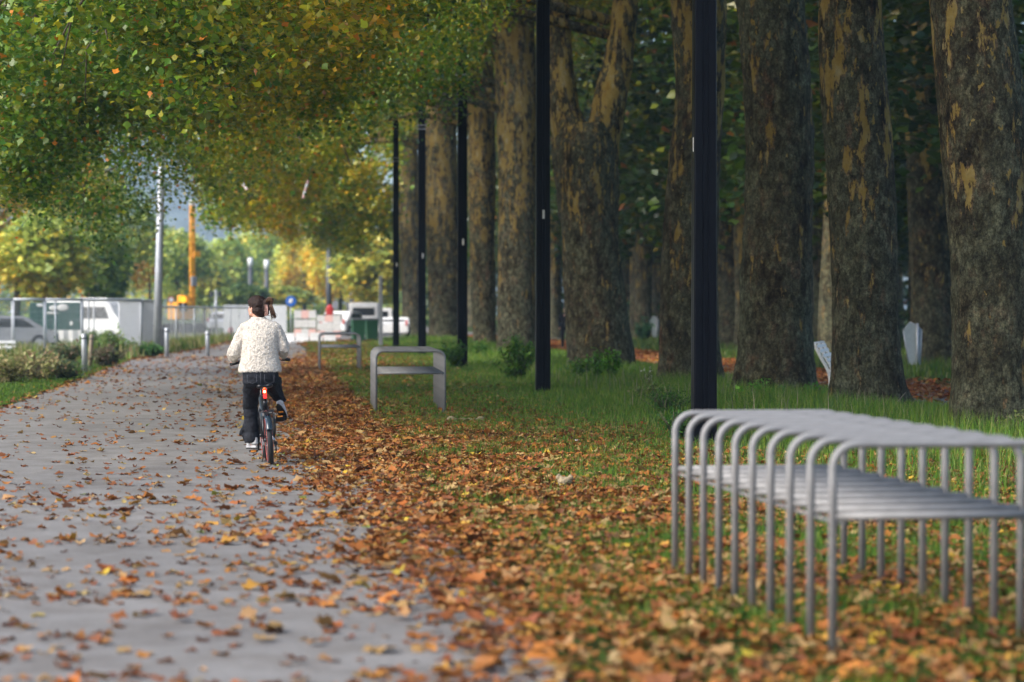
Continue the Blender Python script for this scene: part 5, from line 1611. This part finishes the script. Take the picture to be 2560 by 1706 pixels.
# jeans
def denim():
    mt, nt, bs = newmat('black_denim')
    v = mapping(nt)
    c = ramp(nt, noise(nt, v, 16, 6, .7), [(.3, (.006, .007, .010)), (.62, (.016, .018, .024)), (.8, (.045, .048, .058))])
    nt.links.new(c, bs.inputs['Base Color']); bs.inputs['Roughness'].default_value = .85; bs.inputs['Specular IOR Level'].default_value = .2
    bump(nt, bs, noise(nt, v, 22, 4), .5, .02)
    return mt
M['denim'] = denim()
m = MB()
m.loft([(-.104, .22, .80, .165, .12), (-.104, .21, .84, .192, .145), (-.104, .21, .90, .196, .15), (-.105, .22, .99, .185, .14)], 24, 2.3)
m.loft([(-.20, .40, .205, .075, .095), (-.20, .40, .24, .080, .10), (-.198, .42, .32, .078, .092), (-.21, .44, .45, .076, .082), (-.213, .44, .56, .080, .085), (-.21, .37, .68, .086, .095), (-.195, .28, .80, .098, .12), (-.18, .24, .88, .10, .13)], 20)
m.chain([(-.235, .43, .45, .05), (-.275, .45, .35, .036), (-.325, .47, .29, .018)]); m.chain([(-.25, .45, .36, .05), (-.28, .46, .29, .032), (-.265, .46, .24, .028)])
m.chain([(-.04, .24, .86, .105), (.02, .44, .86, .095), (.05, .62, .82, .082)])
m.chain([(.05, .62, .80, .080), (.062, .53, .74, .072), (.08, .46, .68, .066)]); m.chain([(.08, .46, .68, .064), (.11, .45, .665, .045), (.15, .45, .65, .022)])
m.chain([(-.02, .26, .84, .09), (.03, .40, .75, .07), (.075, .46, .68, .06)])
def creases(c): return .010 * fbm(c * np.array([10, 10, 26]), 31, 3) + .004 * fbm(c * 60, 32, 2)
jn = m.remesh('jeans', M['denim'], rider, .0085, 3, creases)
M['seam'] = flat('seam', (.06, .065, .08), .8)
m = MB()
m.tube([(-.105, .055, .955), (-.105, .048, .90), (-.105, .052, .84)], .0022, 4)
for cx in (-.195, -.015):
    m.tube([(cx - .05, .072 if cx < -.1 else .052, .935), (cx - .048, .062, .86), (cx, .052, .842), (cx + .048, .052, .86), (cx + .05, .055, .935)], .0022, 4)
m.build('pocket_seam', M['seam'], jn)
# shoes
def shoe(heel, toe, up, name_seed):
    h, t_, u = Vector(heel), Vector(toe), Vector(up).normalized()
    d = (t_ - h).normalized(); s = d.cross(u).normalized()
    Mx = Matrix((s, d, u)).transposed().to_4x4(); Mx.translation = h
    def place(mb): bmesh.ops.transform(mb.bm, matrix=Mx, verts=mb.bm.verts)
    L = (t_ - h).length
    m = MB(); m.loft([(0, .02, .03, .038, .045), (0, .02, .06, .036, .045), (0, .03, .10, .035, .045)], 16)
    m.chain([(0, .02, .045, .038), (0, L * .4, .045, .040), (0, L * .75, .035, .040), (0, L * .95, .028, .030)]); 
    place(m); up_ = m.remesh('shoe', M['sneaker'], rider, .006, 3)
    m = MB(); n = 22
    ol = []
    for k in range(n):
        a = 2 * math.pi * k / n; yy = L * .48 + (L * .5 + .035) * math.sin(a); w = .043 + .008 * math.sin(a); ol.append((w * math.cos(a), yy))
    m.prism(ol, 'z', -.008, .014); place(m); m.build('sole', M['solegrey'], up_)
    m = MB(); m.prism([(x * .98, y) for x, y in ol], 'z', -.016, -.0085); place(m); so = m.build('outsole', M['rubber'], up_)
    m = MB()
    for k in range(7): m.box((0, .0 + k * L / 6.5, -.019), (.07, .012, .006))
    m.box((.0, L * .35, -.0165), (.05, .018, .004)); place(m); m.build('tread', M['rubber'] if name_seed else M['rubber'], up_)
    m = MB(); m.box((0, L * .42, -.0225), (.05, .02, .004)); place(m); m.build('sole_patch', M['orange'], up_)
    m = MB(); m.tube([(-.04, .04, .05), (-.022, -.018, .055), (.022, -.018, .055), (.04, .04, .05)], .003, 5); m.tube([(-.042, .10, .045), (-.03, .11, .075), (.03, .11, .075), (.042, .10, .045)], .003, 5)
    place(m); m.build('stripe', M['darkgrey'], up_)
M['sneaker'] = flat('sneaker_white', (.60, .60, .60), .65, 0, .15, 20, .2, 80)
M['solegrey'] = flat('sole', (.42, .42, .43), .6)
shoe((-.165, .33, .165), (-.235, .54, .155), (0, .05, 1), 0)
shoe((.085, .40, .60), (.145, .53, .465), (.12, .62, .70), 1)
# hair
m = MB()
hd = Vector(HC)
m.ell((HC[0] + .014, HC[1] - .030, HC[2] + .026), (.094, .098, .102), (0, 0, R(58)))
m.ell((HC[0] - .01, HC[1] + .0, HC[2] + .055), (.088, .088, .072))
m.ell((-.105, .365, 1.63), (.080, .062, .085)); m.ell((-.125, .33, 1.60), (.07, .045, .055)); m.ell((-.085, .345, 1.575), (.055, .045, .04))
m.ell((-.055, .335, 1.64), (.05, .05, .075)); m.ell((-.035, .335, 1.69), (.045, .042, .045)); m.ell((-.10, .335, 1.565), (.06, .04, .035)); m.ell((-.06, .335, 1.575), (.045, .035, .03))
m.chain([face(.055, -.065, .055) + (.022,), face(.038, -.078, .0) + (.012,)])
def strands(c): 
    return .006 * fbm(c * np.array([30, 30, 90]), 21, 3) + .005 * fbm(c * 30, 22, 2)
hr = m.remesh('hair', M['hair'], rider, .0065, 2, strands)
m = MB()
rs = random.Random(3)
def strand(pts, r=.004): m.tube(pts, [r, r, r * .8, r * .25], 5)
for k in range(44):   # loops over the clip and the loose tail
    a = rs.uniform(-.012, .012); b2 = rs.uniform(-.02, .02); e = rs.uniform(-.02, .015)
    strand([(-.045 + a, .325 + b2, 1.685), (-.02 + a, .31 + b2, 1.735 + e * .6), (.012 + a * 1.5, .315 + b2, 1.715 + e), (.0 + a, .33 + b2, 1.66 + e)], .006)
for k in range(60):
    a = rs.uniform(-.02, .018); b2 = rs.uniform(-.02, .02); e = rs.uniform(-.03, .02)
    strand([(-.01 + a, .33 + b2, 1.68), (.012 + a, .32 + b2, 1.63), (.022 + a * 1.3, .315 + b2, 1.585), (.048 + e * .7 + a, .31 + b2, 1.535 + e)], .0045)
for k in range(8):
    strand([(-.07 + rs.uniform(-.04, .04), .315, 1.60), (-.05, .305, 1.57 + rs.uniform(-.01, .01)), (-.02, .305, 1.55), (.01 + rs.uniform(-.02, .02), .31, 1.548)], .003)
for k in range(6):
    a = rs.uniform(-.01, .01)
    strand([(-.205 + a, .45, 1.60), (-.215 + a, .43, 1.55), (-.21 + a, .38, 1.50), (-.20 + a * 2, .36, 1.45)], .0028)
M['hair_light'] = flat('hair_brown', (.10, .048, .022), .4, 0, .4, 60, .4, 120)
m.build('loose_strands', M['hair_light'], hr)
# claw clip with teeth
M['clip'] = flat('clip_pink', (.52, .30, .25), .35)
m = MB()
m.tube([(-.040, .280, 1.665), (-.034, .272, 1.63), (-.034, .276, 1.58), (-.040, .288, 1.548)], [.006, .0075, .0075, .006], 8)
clip = m.build('hair_clip', M['clip'], hr)
for k in range(9):
    z = 1.66 - k * .0137
    m = MB(); m.tube([(-.036, .273, z), (-.052, .269, z + .003), (-.064, .278, z - .002)], [.0030, .0028, .0018], 6); m.build('tooth', M['clip'], clip)
